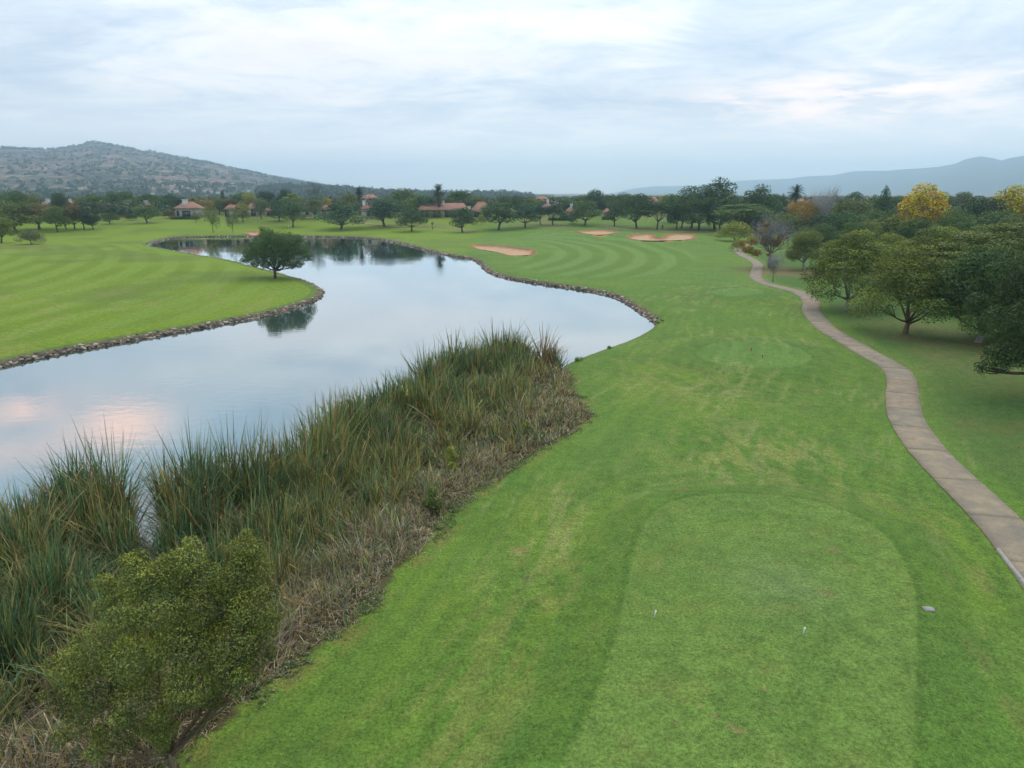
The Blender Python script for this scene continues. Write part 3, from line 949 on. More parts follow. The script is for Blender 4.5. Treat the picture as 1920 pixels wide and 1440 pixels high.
# ------------------------------------------------------------------ sand bunkers
def build_bunkers():
    labs = ['pink sand bunker beside the lake, left of the striped fairway',
            'narrow sand bunker at the crest, middle one of the three right of the lake',
            'two lobed red sand bunker in front of the trees right of centre',
            'small distant sand bunker above the round lakeside tree']
    for poly, lab in zip(BUNKER_POLYS, labs):
        lo, hi = poly.min(0), poly.max(0)
        gx, gy = np.meshgrid(np.arange(lo[0], hi[0], 0.9), np.arange(lo[1], hi[1], 0.9))
        s = sdf_poly(gx, gy, poly)
        ins = np.stack([gx[s < -0.5], gy[s < -0.5]], 1)
        pts = [Vector((float(a), float(b))) for a, b in np.vstack([poly, ins])]
        n = len(poly)
        vo, eo, fo, *_ = delaunay_2d_cdt(pts, [(i, (i + 1) % n) for i in range(n)], [], 1, 1e-4)
        X = np.array([v.x for v in vo]); Y = np.array([v.y for v in vo])
        Z = H(X, Y) + 0.04 + 0.05 * fbm(X / 1.2, Y / 1.2, 2, 2)
        dd = sdf_poly(X, Y, poly)
        w = sm(-1.7, -0.5, dd + 0.5 * (fbm(X / 1.5, Y / 1.5, 2, 3) - .5))[:, None]
        sandc = np.array([0.40, 0.262, 0.152]) * (1 - w) + np.array([0.24, 0.105, 0.062]) * w
        nf = []
        for a, b, c in [tuple(f) for f in fo]:
            z = (X[b] - X[a]) * (Y[c] - Y[a]) - (Y[b] - Y[a]) * (X[c] - X[a])
            nf.append((a, b, c) if z > 0 else (a, c, b))
        me = mesh_np('sand_bunker', np.stack([X, Y, Z], 1), np.array(nf).ravel(), 3, sandc, M_SAND, True)
        tag(link('sand_bunker', me), lab, kind='structure')


build_bunkers()


# ------------------------------------------------------------------ paths
def ribbon(pts, width, thick=0.05, lift=0.045, res=0.6, wob=0.0, seed=0):
    seg = np.hypot(*np.diff(pts, axis=0).T); cum = np.concatenate([[0], np.cumsum(seg)])
    ts = np.linspace(0, cum[-1], max(3, int(cum[-1] / res)))
    P = np.stack([np.interp(ts, cum, pts[:, 0]), np.interp(ts, cum, pts[:, 1])], 1)
    d = np.gradient(P, axis=0); d /= np.hypot(d[:, 0], d[:, 1])[:, None]
    nrm = np.stack([-d[:, 1], d[:, 0]], 1)
    zc = H(P[:, 0], P[:, 1])
    for s_ in (-0.5, 0.5):
        q = P + nrm * width * s_
        zc = np.maximum(zc, H(q[:, 0], q[:, 1]))
    V = []
    offs = [(-0.5, -thick), (-0.5, 0), (-0.25, 0.012), (0, 0.02), (0.25, 0.012), (0.5, 0), (0.5, -thick)]
    for o, dz in offs:
        w = width * o
        ww = w + (wob * (fbm(ts / 1.5, ts * 0 + o, 3, seed) - 0.5) if abs(o) == 0.5 else 0)
        q = P + nrm * np.asarray(ww).reshape(-1, 1) if np.ndim(ww) else P + nrm * w
        V.append(np.stack([q[:, 0], q[:, 1], zc + lift + dz], 1))
    return ts, P, nrm, np.array(V)      # V (7, n, 3)


def strip_mesh(name, V, mat, col, ends=True):
    k, n, _ = V.shape
    idx = np.arange(k * n).reshape(k, n)
    q = np.stack([idx[:-1, :-1], idx[1:, :-1], idx[1:, 1:], idx[:-1, 1:]], -1).reshape(-1, 4)
    fl = list(q.ravel()); sz = [4] * len(q)
    if ends:
        fl += list(idx[::-1, 0]); sz.append(k)
        fl += list(idx[:, -1]); sz.append(k)
    return mesh_np(name, V.reshape(-1, 3), fl, np.array(sz), np.tile(col, (k * n, 1)), mat, False)


def build_paths():
    # keep only the part in front of and near the camera
    pts = PATH
    W = 2.25
    ts, P, nrm, V = ribbon(pts, W, 0.14, 0.03, 0.4, 0.10, 3)
    under = V.copy(); under[:, :, 2] -= 0.012
    me = strip_mesh('cart_path', under, M_PATH, (0.92, 0.92, 0.92))
    root = tag(link('path', me), 'winding concrete cart path along the right side', kind='structure')
    n = V.shape[1]
    step = 12           # 4.8 m slabs
    cnt = 0
    for i in range(0, n - 1, step):
        j = min(i + step, n - 1)
        if j - i < 2: continue
        sl = V[:, i:j + 1].copy()
        # a narrow joint at either end
        g = 0.003
        a = (sl[:, 1] - sl[:, 0]); sl[:, 0] += a * (g / np.linalg.norm(a, axis=1).mean())
        a = (sl[:, -1] - sl[:, -2]); sl[:, -1] -= a * (g / np.linalg.norm(a, axis=1).mean())
        b = rng.uniform(0.96, 1.04)
        me = strip_mesh('slab', sl, M_PATH, (b * rng.uniform(.97, 1.04), b, b * rng.uniform(.96, 1.03)))
        o = link('slab', me, root)
        cnt += 1
    # kerb on the near left edge
    kp = pxpoly([(1872, 1026), (1890, 1050), (1908, 1072), (1925, 1093), (1960, 1135), (2010, 1195)], 0.85, 4, False)
    _, _, _, kv = ribbon(kp, 0.16, 0.3, 0.10, 0.4, 0.0)
    me = strip_mesh('path_kerb', kv, M_KERB, (1, 1, 1))
    tag(link('path_kerb', me), 'pale concrete kerb on the near left edge of the cart path', kind='structure')
    for nm, tr, w, lb in (('dirt_trail', TRAIL, 2.2, 'narrow brown trail passing under the trees behind the lake'),
                          ('shaded_trail', TRAIL2, 2.6, 'brown trail in the shade behind the two lobed bunker')):
        q = np.array([at(a, b)[:2] for a, b in tr])
        _, _, _, tv = ribbon(catmull(q, False, 5), w, 0.4, 0.10, 1.5, 0.4, 5)
        me = strip_mesh(nm, tv, M_PATH, (1.1, 0.95, 0.9))
        tag(link(nm, me), lb, kind='structure')


build_paths()


# ------------------------------------------------------------------ foliage kit
def leaf_quads(P, Nn, size, aspect=0.6, rg=rng):
    """one bent quad per leaf: P centres (n,3), Nn normals, size (n,)"""
    n = len(P)
    a = rg.normal(size=(n, 3)); a -= (a * Nn).sum(1)[:, None] * Nn
    a /= np.linalg.norm(a, axis=1)[:, None] + 1e-9
    b = np.cross(Nn, a)
    hs = (size * 0.5)[:, None]
    v = np.stack([P - a * hs, P + b * hs * aspect + Nn * hs * 0.15, P + a * hs, P - b * hs * aspect + Nn * hs * 0.15], 1)
    return v.reshape(-1, 3)


def unit(v):
    return v / (np.linalg.norm(v, axis=-1, keepdims=True) + 1e-9)


def foliage_mesh(name, blobs, n, size, seed, flat=0.75, var=0.22, tip=(1.25, 1.2, 0.8), tipk=0.5, inner=0.55, core=0.12, mat=None, droop=0.0, aspect=0.6, sparse=0.0):
    rg = np.random.default_rng(seed)
    blobs = np.array(blobs, float)         # x y z r
    w = blobs[:, 3] ** 2; w /= w.sum()
    k = rg.choice(len(blobs), n, p=w)
    u = unit(rg.normal(size=(n, 3)))
    # lumpy radius: clusters of foliage inside each blob
    nl = 26
    dirs = unit(rg.normal(size=(len(blobs), nl, 3)))
    dots = np.einsum('nj,nkj->nk', u, dirs[k])
    near = dots.max(1); which = dots.argmax(1)
    lump = sm(0.72, 0.97, near)
    rad = (inner + (1 - inner) * rg.random(n) ** 0.5) * (0.72 + 0.36 * lump)
    pull = rg.random(n) < core
    rad = np.where(pull, rad * rg.random(n), rad)
    P = blobs[k, :3] + u * (blobs[k, 3] * rad)[:, None] * np.array([1, 1, flat])
    if droop: P[:, 2] -= droop * rg.random(n) ** 2 * (u[:, 2] < 0.2)
    Nn = unit(u * 0.7 + rg.normal(size=(n, 3)) * 0.65 + np.array([0, 0, 0.35]))
    sz = size * rg.uniform(0.65, 1.35, n)
    bl = rg.uniform(1 - var, 1 + var, len(blobs))[k] * (0.88 + 0.24 * rg.random((len(blobs), nl))[k, which])
    c = (bl * rg.uniform(0.7, 1.3, n))[:, None] * np.ones((n, 3))
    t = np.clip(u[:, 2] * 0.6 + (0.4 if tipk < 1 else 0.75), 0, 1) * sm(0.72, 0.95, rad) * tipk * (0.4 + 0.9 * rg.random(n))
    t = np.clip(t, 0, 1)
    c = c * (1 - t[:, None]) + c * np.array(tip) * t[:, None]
    hue = rg.normal(0, 0.10, n)
    c[:, 0] *= 1 + hue; c[:, 2] *= 1 - hue * 0.7
    if sparse:
        keep = (dots.max(1) > np.quantile(dots.max(1), sparse))
        P, Nn, sz, c = P[keep], Nn[keep], sz[keep], c[keep]
    V = leaf_quads(P, Nn, sz, aspect, rg)
    C = np.repeat(np.clip(c, 0.02, 4), 4, axis=0)
    return mesh_np(name, V, np.arange(len(V)), 4, C, mat or M_LEAF)


def limb_path(a, b, rg, sag=0.12, n=5):
    a, b = np.array(a, float), np.array(b, float)
    L = np.linalg.norm(b - a); pts = []
    off = rg.normal(size=3) * L * 0.05
    for i in range(n):
        t = i / (n - 1)
        p = a * (1 - t) + b * t
        p = p + off * math.sin(math.pi * t) + np.array([0, 0, -sag * L * math.sin(math.pi * t) * 0.5 if False else sag * L * math.sin(math.pi * t) * -0.6])
        pts.append(tuple(p))
    return pts


def tree_proto(style, seed, lod):
    """canonical tree, 10 m high and 10 m wide; returns trunk mesh, crown mesh"""
    rg = np.random.default_rng(seed); rnd = random.Random(seed)
    n, size = {0: (5200, 0.34), 1: (26000, 0.17), 2: (34000, 0.15)}[lod]
    blobs, mb = [], MB()
    k = 5 if lod == 0 else 8
    if style == 'round':
        fork = 2.1; flat = .78
        for i in range(15):
            a = i * 2.4 + rg.uniform(-.4, .4); t = rg.uniform(0, 1)
            z = 3.2 + 5.0 * t; env = math.sqrt(max(0.05, 1 - ((z - 4.8) / 4.2) ** 2)) * 3.7
            rr = env * rg.uniform(.55, 1.0)
            blobs.append((rr * math.cos(a), rr * math.sin(a), z, rg.uniform(1.3, 1.9)))
        blobs += [(0, 0, 5.2, 2.6), (rg.uniform(-1, 1), rg.uniform(-1, 1), 8.1, 1.7)]
    elif style == 'spread':        # wide, multi-limbed tree with drooping skirts
        fork = 1.5; flat = .62
        for i in range(20):
            a = i * 2.4 + rg.uniform(-.4, .4); t = (i + .5) / 20
            z = 2.9 + 5.7 * (1 - t) + rg.uniform(-.6, .6); rr = 4.1 * math.sqrt(t) * rg.uniform(.75, 1.05)
            blobs.append((rr * math.cos(a), rr * math.sin(a), z, rg.uniform(1.1, 1.75)))
        blobs += [(0, 0, 6.3, 2.2), (1, -1, 5.2, 2)]
    elif style == 'flat':          # acacia: horizontal plates
        fork = 3.0; flat = .30
        for i in range(19):
            a = i * 2.4 + rg.uniform(-.4, .4); t = (i + .5) / 19
            z = 9.1 - 3.6 * t + rg.uniform(-.5, .5); rr = 4.0 * math.sqrt(t) * rg.uniform(.7, 1.05)
            blobs.append((rr * math.cos(a), rr * math.sin(a), z, rg.uniform(1.3, 2.0)))
        blobs += [(0, 0, 7.3, 2.6)]
    elif style == 'airy':
        fork = 3.2; flat = 1.1; n = int(n * .5); size *= .85
        for i in range(14):
            a = i * 2.4; t = rg.uniform(0, 1); z = 3.2 + 5.6 * t
            rr = (3.8 - 2.2 * t) * rg.uniform(.4, 1)
            blobs.append((rr * math.cos(a), rr * math.sin(a), z, rg.uniform(1.0, 1.6)))
    elif style == 'cone':
        fork = 1.5; flat = .9
        for i in range(14):
            t = (i + .5) / 14; a = i * 2.4
            blobs.append((3.2 * (1 - t) * math.cos(a), 3.2 * (1 - t) * math.sin(a), 1.8 + 7.2 * t, 1.9 * (1 - t) + .7))
    elif style == 'billow':        # flowering tree, heaped domes
        fork = 1.5; flat = .85
        for i in range(24):
            a = i * 2.4 + rg.uniform(-.3, .3); t = (i + .5) / 24
            z = 8.8 - 6.4 * t + rg.uniform(-.3, .3); rr = 3.9 * math.sqrt(t) * rg.uniform(.85, 1.05)
            blobs.append((rr * math.cos(a), rr * math.sin(a), z, rg.uniform(.95, 1.5)))
        blobs += [(0, 0, 5.5, 3.0)]
    elif style == 'bush':
        fork = .5; flat = .8
        for i in range(14):
            a = i * 2.4; t = (i + .5) / 14
            z = 7.8 - 5.4 * t + rg.uniform(-.4, .4); rr = 3.6 * math.sqrt(t)
            blobs.append((rr * math.cos(a), rr * math.sin(a), max(1.6, z), rg.uniform(1.4, 2.1)))
        blobs += [(0, 0, 4.5, 2.8)]
    bl = np.array(blobs)
    # trunk and limbs
    if style != 'bush' or True:
        lean = rg.uniform(-.5, .5, 2)
        base_r = {'round': .26, 'spread': .24, 'flat': .24, 'airy': .13, 'cone': .2, 'billow': .26, 'bush': .16}[style]
        top = (lean[0] * .6, lean[1] * .6, fork)
        nl = {'round': 7, 'spread': 9, 'flat': 8, 'airy': 6, 'cone': 3, 'billow': 6, 'bush': 5}[style]
        mb.tube([(0, 0, -.25), (0, 0, .1), (lean[0] * .25, lean[1] * .25, fork * .5), top], [base_r * 1.6, base_r * 1.15, base_r * .9, base_r * .85], k)
        order = rg.permutation(len(bl))[:nl]
        for j in order:
            b = bl[j]
            st = (top[0], top[1], top[2] * rg.uniform(.72, 1.0))
            pts = limb_path(st, b[:3] * np.array([.95, .95, 1]), rg, .18)
            mb.tube(pts, [base_r * .55, base_r * .42, base_r * .3, base_r * .2, base_r * .08], max(4, k - 3))
            for _ in range(3 if lod else 1):
                q = b[:3] + unit(rg.normal(size=3)) * b[3] * .8
                mb.tube(limb_path(pts[2], q, rg, .05, 4), [base_r * .2, base_r * .14, base_r * .09, base_r * .03], 4)
    trunk = mb.mesh('trunk', M_BARK, True)
    kw = dict(flat=flat)
    if style == 'billow': kw.update(tip=(5.4, 3.0, .32), tipk=1.6, inner=.75)
    if style == 'spread': kw.update(tip=(1.8, 1.6, .62), tipk=.8, droop=.9, var=.3)
    if style == 'flat': kw.update(tip=(1.3, 1.25, .85), tipk=.5, inner=.35, core=.3)
    if style == 'airy': kw.update(inner=.2, core=.4, droop=1.6, sparse=.1)
    crown = foliage_mesh('crown', blobs, n, size, seed + 1, **kw)
    return trunk, crown


PROTOS = {}
def protos(style, lod):
    key = (style, lod)
    if key not in PROTOS:
        cnt = {0: 3, 1: 2, 2: 1}[lod] if style in ('round', 'spread', 'flat') else 1
        PROTOS[key] = [tree_proto(style, 100 + 13 * i + sum(map(ord, style)) + lod, lod) for i in range(cnt)]
    return PROTOS[key]


TINT = {
    'dk': (0.032, 0.064, 0.028), 'dd': (0.020, 0.042, 0.024), 'md': (0.046, 0.085, 0.032), 'bl': (0.030, 0.066, 0.042), 'lt': (0.075, 0.125, 0.040), 'ol': (0.066, 0.092, 0.030),
    'oy': (0.120, 0.130, 0.030), 'br': (0.085, 0.070, 0.030), 'gy': (0.10, 0.12, 0.085), 'go': (0.22, 0.17, 0.03), 'yf': (0.075, 0.085, 0.020), 'yg': (0.135, 0.165, 0.035),
    'sv': (0.19, 0.24, 0.22), 'or': (0.19, 0.125, 0.035), 'gb': (0.06, 0.09, 0.05), 'fb': (0.084, 0.104, 0.040), 'et': (0.036, 0.064, 0.030)}
TINT = {k_: (1.78 * v_[0], 1.60 * v_[1], 1.08 * v_[2]) for k_, v_ in TINT.items()}
BARKS = {'d': (0.10, 0.075, 0.055, 1), 'g': (0.26, 0.24, 0.21, 1), 'b': (0.17, 0.12, 0.08, 1)}
count_tree = 0
TREE_XY = []


def plant_tree(x, yb, yt, w, style, tint, label, bark='d', lod=None, group=None, cat='tree', var=None, yaw=None, name='tree'):
    global count_tree
    p = at(x, yb)
    zt = top_z(p, yt)
    h = max(0.4, zt - p.z); wid = w * depth_of(p) / F
    D = p.y
    if lod is None: lod = 0 if D > 185 else 1
    ps = protos(style, lod)
    tr, cr = ps[(count_tree if var is None else var) % len(ps)]
    rz = (count_tree * 2.39) % 6.28 if yaw is None else yaw
    e = bpy.data.objects.new(name, None); COL.objects.link(e)
    e.location = (p.x, p.y, p.z - 0.05); e.rotation_euler = (0, 0, rz)
    e.empty_display_size = 0.5
    e.scale = (wid / 7.7, wid / 7.7, h / 9.6)
    tag(e, label, cat, group)
    o = link('trunk', tr, e); o.color = BARKS[bark]
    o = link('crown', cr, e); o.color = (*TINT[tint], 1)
    count_tree += 1
    TREE_XY.append((p.x, p.y, wid))
    return e


TREES = [
    # --- left edge and far left wood
    (3, 456, 399, 52, 'round', 'ol', 'olive green tree cut off by the left edge of the photo'),
    (60, 458, 426, 44, 'bush', 'gy', 'small grey green round tree alone on the grass at far left', 'd'),
    (30, 436, 372, 82, 'round', 'ol', 'broad dark olive tree at the far left behind the small grey green tree'),
    (74, 430, 378, 70, 'round', 'br', 'bushy olive brown tree right of the broad far left tree'),
    (-20, 430, 368, 80, 'round', 'dk', 'dark tree half outside the left edge of the photo'),
    (108, 435, 382, 42, 'round', 'ol', 'brownish green tree, first in the row of small trees at left'),
    (124, 430, 388, 34, 'round', 'dd', 'dark green tree, second in the row of small trees at left'),
    (140, 430, 380, 38, 'round', 'br', 'reddish brown tree, third in the row of small trees at left'),
    (158, 430, 384, 36, 'round', 'dd', 'dark tree, fourth in the row of small trees at left'),
    (175, 430, 399, 30, 'round', 'dd', 'small dark round tree ending the left row of trees'),
    (206, 420, 398, 30, 'round', 'md', 'small light green leaning tree right of the left row'),
    (221, 408, 386, 24, 'round', 'dd', 'small dark tree just left of the hipped cream house'),
    (247, 413, 399, 17, 'bush', 'dd', 'small dark bushy tree beside the hipped cream house'),
    (276, 418, 383, 46, 'round', 'md', 'green umbrella shaped tree standing before the hipped cream house'),
    (318, 409, 391, 22, 'bush', 'br', 'small brownish shrub tree left of the big window house'),
    (28, 412, 354, 55, 'round', 'dk', 'tall dark tree rising behind the wood at far left'),
    (115, 408, 360, 34, 'round', 'dd', 'dark crown between the two leftmost red roofs'),
    (180, 407, 361, 48, 'round', 'md', 'large green domed tree behind the left row of small trees'),
    (155, 404, 368, 26, 'round', 'ol', 'olive crown left of the large green domed tree'),
    (60, 405, 362, 40, 'round', 'ol', 'olive brown crown just left of the leftmost red roof'),
    (228, 402, 354, 58, 'round', 'md', 'broad tree rising above the long low red roof at left'),
    (245, 404, 372, 26, 'round', 'lt', 'light green tree behind the hipped cream house'),
    (283, 402, 362, 40, 'round', 'md', 'green crown behind the chimney of the hipped cream house'),
    (310, 405, 368, 46, 'round', 'dk', 'dark tree between the cream house and the big window house'),
    (325, 402, 362, 36, 'round', 'dd', 'very dark crown behind the big window house, at its left'),
    (367, 418, 392, 18, 'airy', 'ol', 'thin young tree in front of the big window house'),
    (384, 414, 383, 30, 'airy', 'gy', 'airy grey green tree right of the big window house'),
    (400, 436, 378, 38, 'airy', 'ol', 'tall airy drooping tree, left of two standing on open grass'),
    (437, 436, 386, 30, 'airy', 'ol', 'slender drooping tree, right of two standing on open grass'),
    (456, 417, 379, 30, 'round', 'oy', 'small yellow green round tree near the low orange roofs'),
    (490, 410, 370, 32, 'round', 'gb', 'grey green tree between the orange gables'),
    (363, 404, 368, 26, 'round', 'oy', 'golden green crown above the right end of the big window house'),
    (388, 404, 372, 30, 'round', 'or', 'orange tinged bush tree behind the airy grey green tree'),
    (412, 402, 370, 30, 'round', 'ol', 'olive crown behind the tall airy drooping tree'),
    (435, 402, 370, 30, 'round', 'br', 'brown crown above the low orange roof'),
    (420, 398, 354, 15, 'cone', 'dd', 'narrow dark conifer rising behind the drooping trees'),
    (453, 400, 358, 26, 'round', 'dk', 'dark crown left of the broad golden olive tree'),
    (469, 404, 359, 36, 'round', 'oy', 'broad golden olive tree behind the orange gables'),
    (501, 402, 355, 42, 'round', 'dd', 'wide dark crown behind the twin lakeside trees'),
    (537, 402, 352, 27, 'round', 'dd', 'dark round crown standing above its neighbours, left of centre'),
    (550, 404, 361, 34, 'flat', 'yg', 'yellow green flat topped tree behind the twin lakeside trees'),
    (524, 417, 371, 44, 'round', 'dk', 'left one of the twin dark trees behind the lakeside tree'),
    (549, 426, 370, 50, 'round', 'dk', 'right one of the twin dark trees, trunk visible on the slope'),
    (590, 410, 372, 42, 'round', 'gb', 'grey green tree between the twin trees and the broad dark tree'),
    (615, 402, 367, 17, 'bush', 'go', 'small bright yellow tree in the line left of the short palm'),
    (600, 402, 366, 28, 'round', 'ol', 'olive crown left of the bright yellow tree'),
    (655, 404, 361, 36, 'round', 'ol', 'olive tree just left of the short palm'),
    (640, 430, 377, 82, 'spread', 'bl', 'broad low dark tree with its crown near the grass, left of the trail'),
    (721, 425, 369, 76, 'round', 'bl', 'big dark tree over the brown trail behind the lake'),
    (772, 434, 388, 54, 'round', 'dk', 'single round tree on the bank left of the tall palm'),
    (762, 406, 352, 70, 'spread', 'md', 'tall domed tree left of the tall palm'),
    (798, 406, 364, 50, 'round', 'dk', 'dark crown over the left end of the long red roof'),
    (867, 436, 388, 54, 'round', 'dk', 'single round tree on the bank right of the tall palm'),
    (863, 404, 357, 50, 'flat', 'md', 'light green umbrella crown right of the tall palm'),
    (842, 402, 365, 32, 'round', 'md', 'green crown touching the long red roof'),
    (893, 403, 366, 40, 'round', 'ol', 'olive crown above the red hipped roof with white chimney'),
    (903, 421, 399, 15, 'bush', 'yg', 'small yellow green young tree beside the round dark tree'),
    (935, 431, 375, 68, 'round', 'dk', 'large round dark tree beyond the lake, centre of the photo'),
    (985, 427, 378, 54, 'round', 'bl', 'dense dark tree right of the large central round tree'),
    (945, 404, 363, 30, 'round', 'md', 'crown peeping above the large central round tree'),
    (970, 404, 364, 30, 'round', 'dk', 'dark crown above the gap of the two central trees'),
    (994, 406, 370, 36, 'round', 'ol', 'olive crown left of the clustered red roofs'),
    (1013, 421, 387, 34, 'flat', 'dd', 'dark flat tree on bare earth, left of its pair'),
    (1036, 422, 386, 50, 'flat', 'dd', 'dark flat tree on bare earth, right of its pair'),
    (1058, 413, 397, 20, 'bush', 'dk', 'dark clipped bush beside the garden wall'),
    (1074, 419, 401, 16, 'bush', 'md', 'small standard tree on the lawn left of the domed tree'),
    (1064, 402, 371, 32, 'round', 'md', 'green crown right of the clustered red roofs'),
    (1097, 422, 374, 60, 'round', 'md', 'domed mid green tree behind the middle bunker'),
    (1115, 405, 352, 40, 'round', 'dd', 'tall dark ragged tree rising behind the domed tree'),
    (1093, 404, 363, 28, 'round', 'ol', 'olive crown left of the tall dark ragged tree'),
    (1152, 424, 372, 38, 'round', 'gb', 'thin grey green tree above the middle bunker'),
    (1143, 403, 361, 28, 'round', 'md', 'crown right of the tall dark ragged tree'),
    (1166, 404, 359, 34, 'round', 'dk', 'dark crown left of the dense oak shaped tree'),
    (1193, 428, 361, 62, 'round', 'dk', 'dense dark oak shaped tree left of the two lobed bunker'),
    (1232, 430, 378, 54, 'flat', 'dk', 'lower flat crowned tree beside the dense oak shaped tree'),
    (1240, 404, 364, 17, 'bush', 'go', 'bright yellow crown peeping above the dark trees'),
    (1258, 418, 362, 48, 'round', 'md', 'green crown right of the bright yellow crown'),
    (1268, 430, 376, 34, 'round', 'dk', 'left of two thin trunked trees behind the two lobed bunker'),
    (1278, 428, 374, 40, 'round', 'bl', 'right of two thin trunked trees behind the two lobed bunker'),
    (1296, 428, 346, 66, 'spread', 'dk', 'tall tree at the left shoulder of the big tree clump'),
    (1310, 433, 365, 70, 'round', 'dk', 'tree with thick dark trunk under the big tree clump'),
    (1340, 430, 333, 84, 'spread', 'dk', 'highest tree of the big clump right of centre'),
    (1328, 431, 400, 16, 'airy', 'dk', 'leaning sapling under the big clump of trees'),
    (1350, 434, 372, 60, 'round', 'bl', 'dark tree filling the foot of the big clump'),
    (1418, 428, 346, 72, 'spread', 'dk', 'tall dark tree at the right shoulder of the big clump'),
    (1388, 441, 380, 108, 'flat', 'md', 'wide flat acacia in front of the big clump'),
    (1465, 412, 360, 20, 'cone', 'dd', 'narrow dark tree left of the fan palm'),
    (1430, 432, 393, 60, 'round', 'ol', 'olive tree right of the wide flat acacia'),
    (1378, 452, 411, 58, 'bush', 'yg', 'yellow green weeping bush tree at the bend of the path'),
    (1383, 471, 446, 26, 'bush', 'oy', 'small leaning yellow tree beside the path bend'),
    (1507, 506, 424, 66, 'round', 'ol', 'young olive green tree with forked pale trunk by the leaf litter', 'g'),
    (1500, 440, 374, 64, 'round', 'or', 'orange tinged tree behind the young forked tree'),
    (1545, 450, 398, 74, 'round', 'dd', 'very dark crown right of the young forked tree'),
    (1590, 440, 370, 84, 'round', 'ol', 'olive tree right of the bare grey tree'),
    (1601, 400, 358, 28, 'round', 'dk', 'small dark crown on the skyline left of the tall ragged tree'),
    (1652, 440, 345, 44, 'cone', 'dk', 'tall ragged dark tree left of the yellow flowering tree'),
    (1636, 436, 364, 64, 'round', 'dk', 'dark crown at the foot of the tall ragged dark tree'),
    (1668, 470, 402, 80, 'spread', 'ol', 'olive brown spreading tree in the middle of the right wood'),
    (1620, 480, 408, 74, 'round', 'ol', 'olive tree behind the leaning pale trunked tree'),
    (1589, 581, 424, 150, 'spread', 'ol', 'olive tree with leaning pale trunk right of the path', 'g'),
    (1697, 626, 462, 170, 'spread', 'ol', 'spreading tree with fan of bare limbs right of the path', 'b'),
    (1735, 548, 418, 140, 'spread', 'ol', 'olive tree behind the fan limbed tree'),
    (1834, 642, 462, 190, 'spread', 'dk', 'dark spreading tree with pale trunk near the right edge', 'g'),
    (1783, 480, 384, 92, 'bush', 'md', 'bright green domed tree right of the yellow flowering tree'),
    (1832, 462, 364, 92, 'round', 'dd', 'very dark dense tree between the two yellow flowering trees'),
    (1723, 458, 343, 98, 'billow', 'yf', 'large tree covered in yellow blossom, left of two'),
    (1887, 452, 346, 84, 'billow', 'yf', 'tree covered in yellow blossom at the right, beside the dark dense tree'),
    (1935, 452, 356, 60, 'billow', 'yf', 'yellow blossoming tree cut off by the right edge of the photo'),
    (1765, 410, 359, 34, 'round', 'dk', 'dark skyline crown right of the large yellow tree'),
    (1800, 412, 358, 42, 'round', 'gb', 'grey green skyline crown between the yellow trees'),
    (1792, 505, 430, 26, 'cone', 'bl', 'narrow blue green conifer beside the silvery tree'),
    (1812, 520, 440, 54, 'bush', 'sv', 'silvery grey tree in the right wood'),
    (1890, 565, 414, 250, 'flat', 'ol', 'very wide flat layered acacia at the right edge'),
    (1760, 530, 452, 110, 'spread', 'ol', 'olive brown tree under the silvery tree'),
    (1845, 585, 470, 150, 'flat', 'dk', 'dark layered tree in front of the wide acacia'),
    (1680, 410, 366, 50, 'round', 'dk', 'dark crown on the skyline behind the large yellow tree'),
    (1560, 410, 364, 40, 'round', 'dk', 'dark skyline crown behind the bare grey tree'),
    (1532, 480, 416, 84, 'round', 'dk', 'dark crown behind the pale forked young tree, at its right'),
    (1600, 505, 418, 96, 'spread', 'dk', 'dark spreading crown behind the leaning pale trunked tree'),
    (1655, 530, 432, 100, 'spread', 'ol', 'olive crown filling the gap between the leaning and the fan limbed trees'),
    (1705, 500, 412, 104, 'spread', 'dk', 'dark green crown below the large yellow tree'),
    (1765, 490, 420, 96, 'spread', 'md', 'green crown below the bright green domed tree'),
    (1830, 505, 428, 110, 'round', 'dk', 'dark crown below the very dark dense tree'),
    (1885, 500, 424, 110, 'spread', 'dk', 'dark crown below the right yellow flowering tree'),
    (1940, 530, 430, 130, 'round', 'dk', 'dark crown cut by the right edge behind the layered acacia'),
    (1645, 455, 388, 84, 'round', 'md', 'mid green crown below the tall ragged dark tree'),
    (1585, 458, 392, 76, 'round', 'dk', 'dark crown at the foot of the bare grey tree'),
    (1748, 452, 388, 80, 'round', 'dk', 'dark crown tucked under the right side of the large yellow tree'),
    (1475, 448, 396, 66, 'round', 'ol', 'olive crown behind the half bare autumn tree'),
    (1415, 436, 380, 60, 'round', 'dk', 'dark crown between the wide flat acacia and the autumn tree'),
    (1860, 470, 392, 84, 'round', 'md', 'green crown between the dark dense tree and the right yellow tree'),
    (1915, 480, 398, 90, 'round', 'ol', 'olive crown under the yellow tree cut off by the edge'),
    (1905, 640, 500, 190, 'spread', 'md', 'shaded green tree behind the large dark edge tree'),
    (1448, 404, 362, 34, 'round', 'dk', 'dark skyline crown behind the tall right shoulder tree'),
]
EDGE_TREE = (1965, 742, 425, 300)
for T in TREES:
    plant_tree(*T[:7], bark=T[7] if len(T) > 7 else 'd', yaw=None)


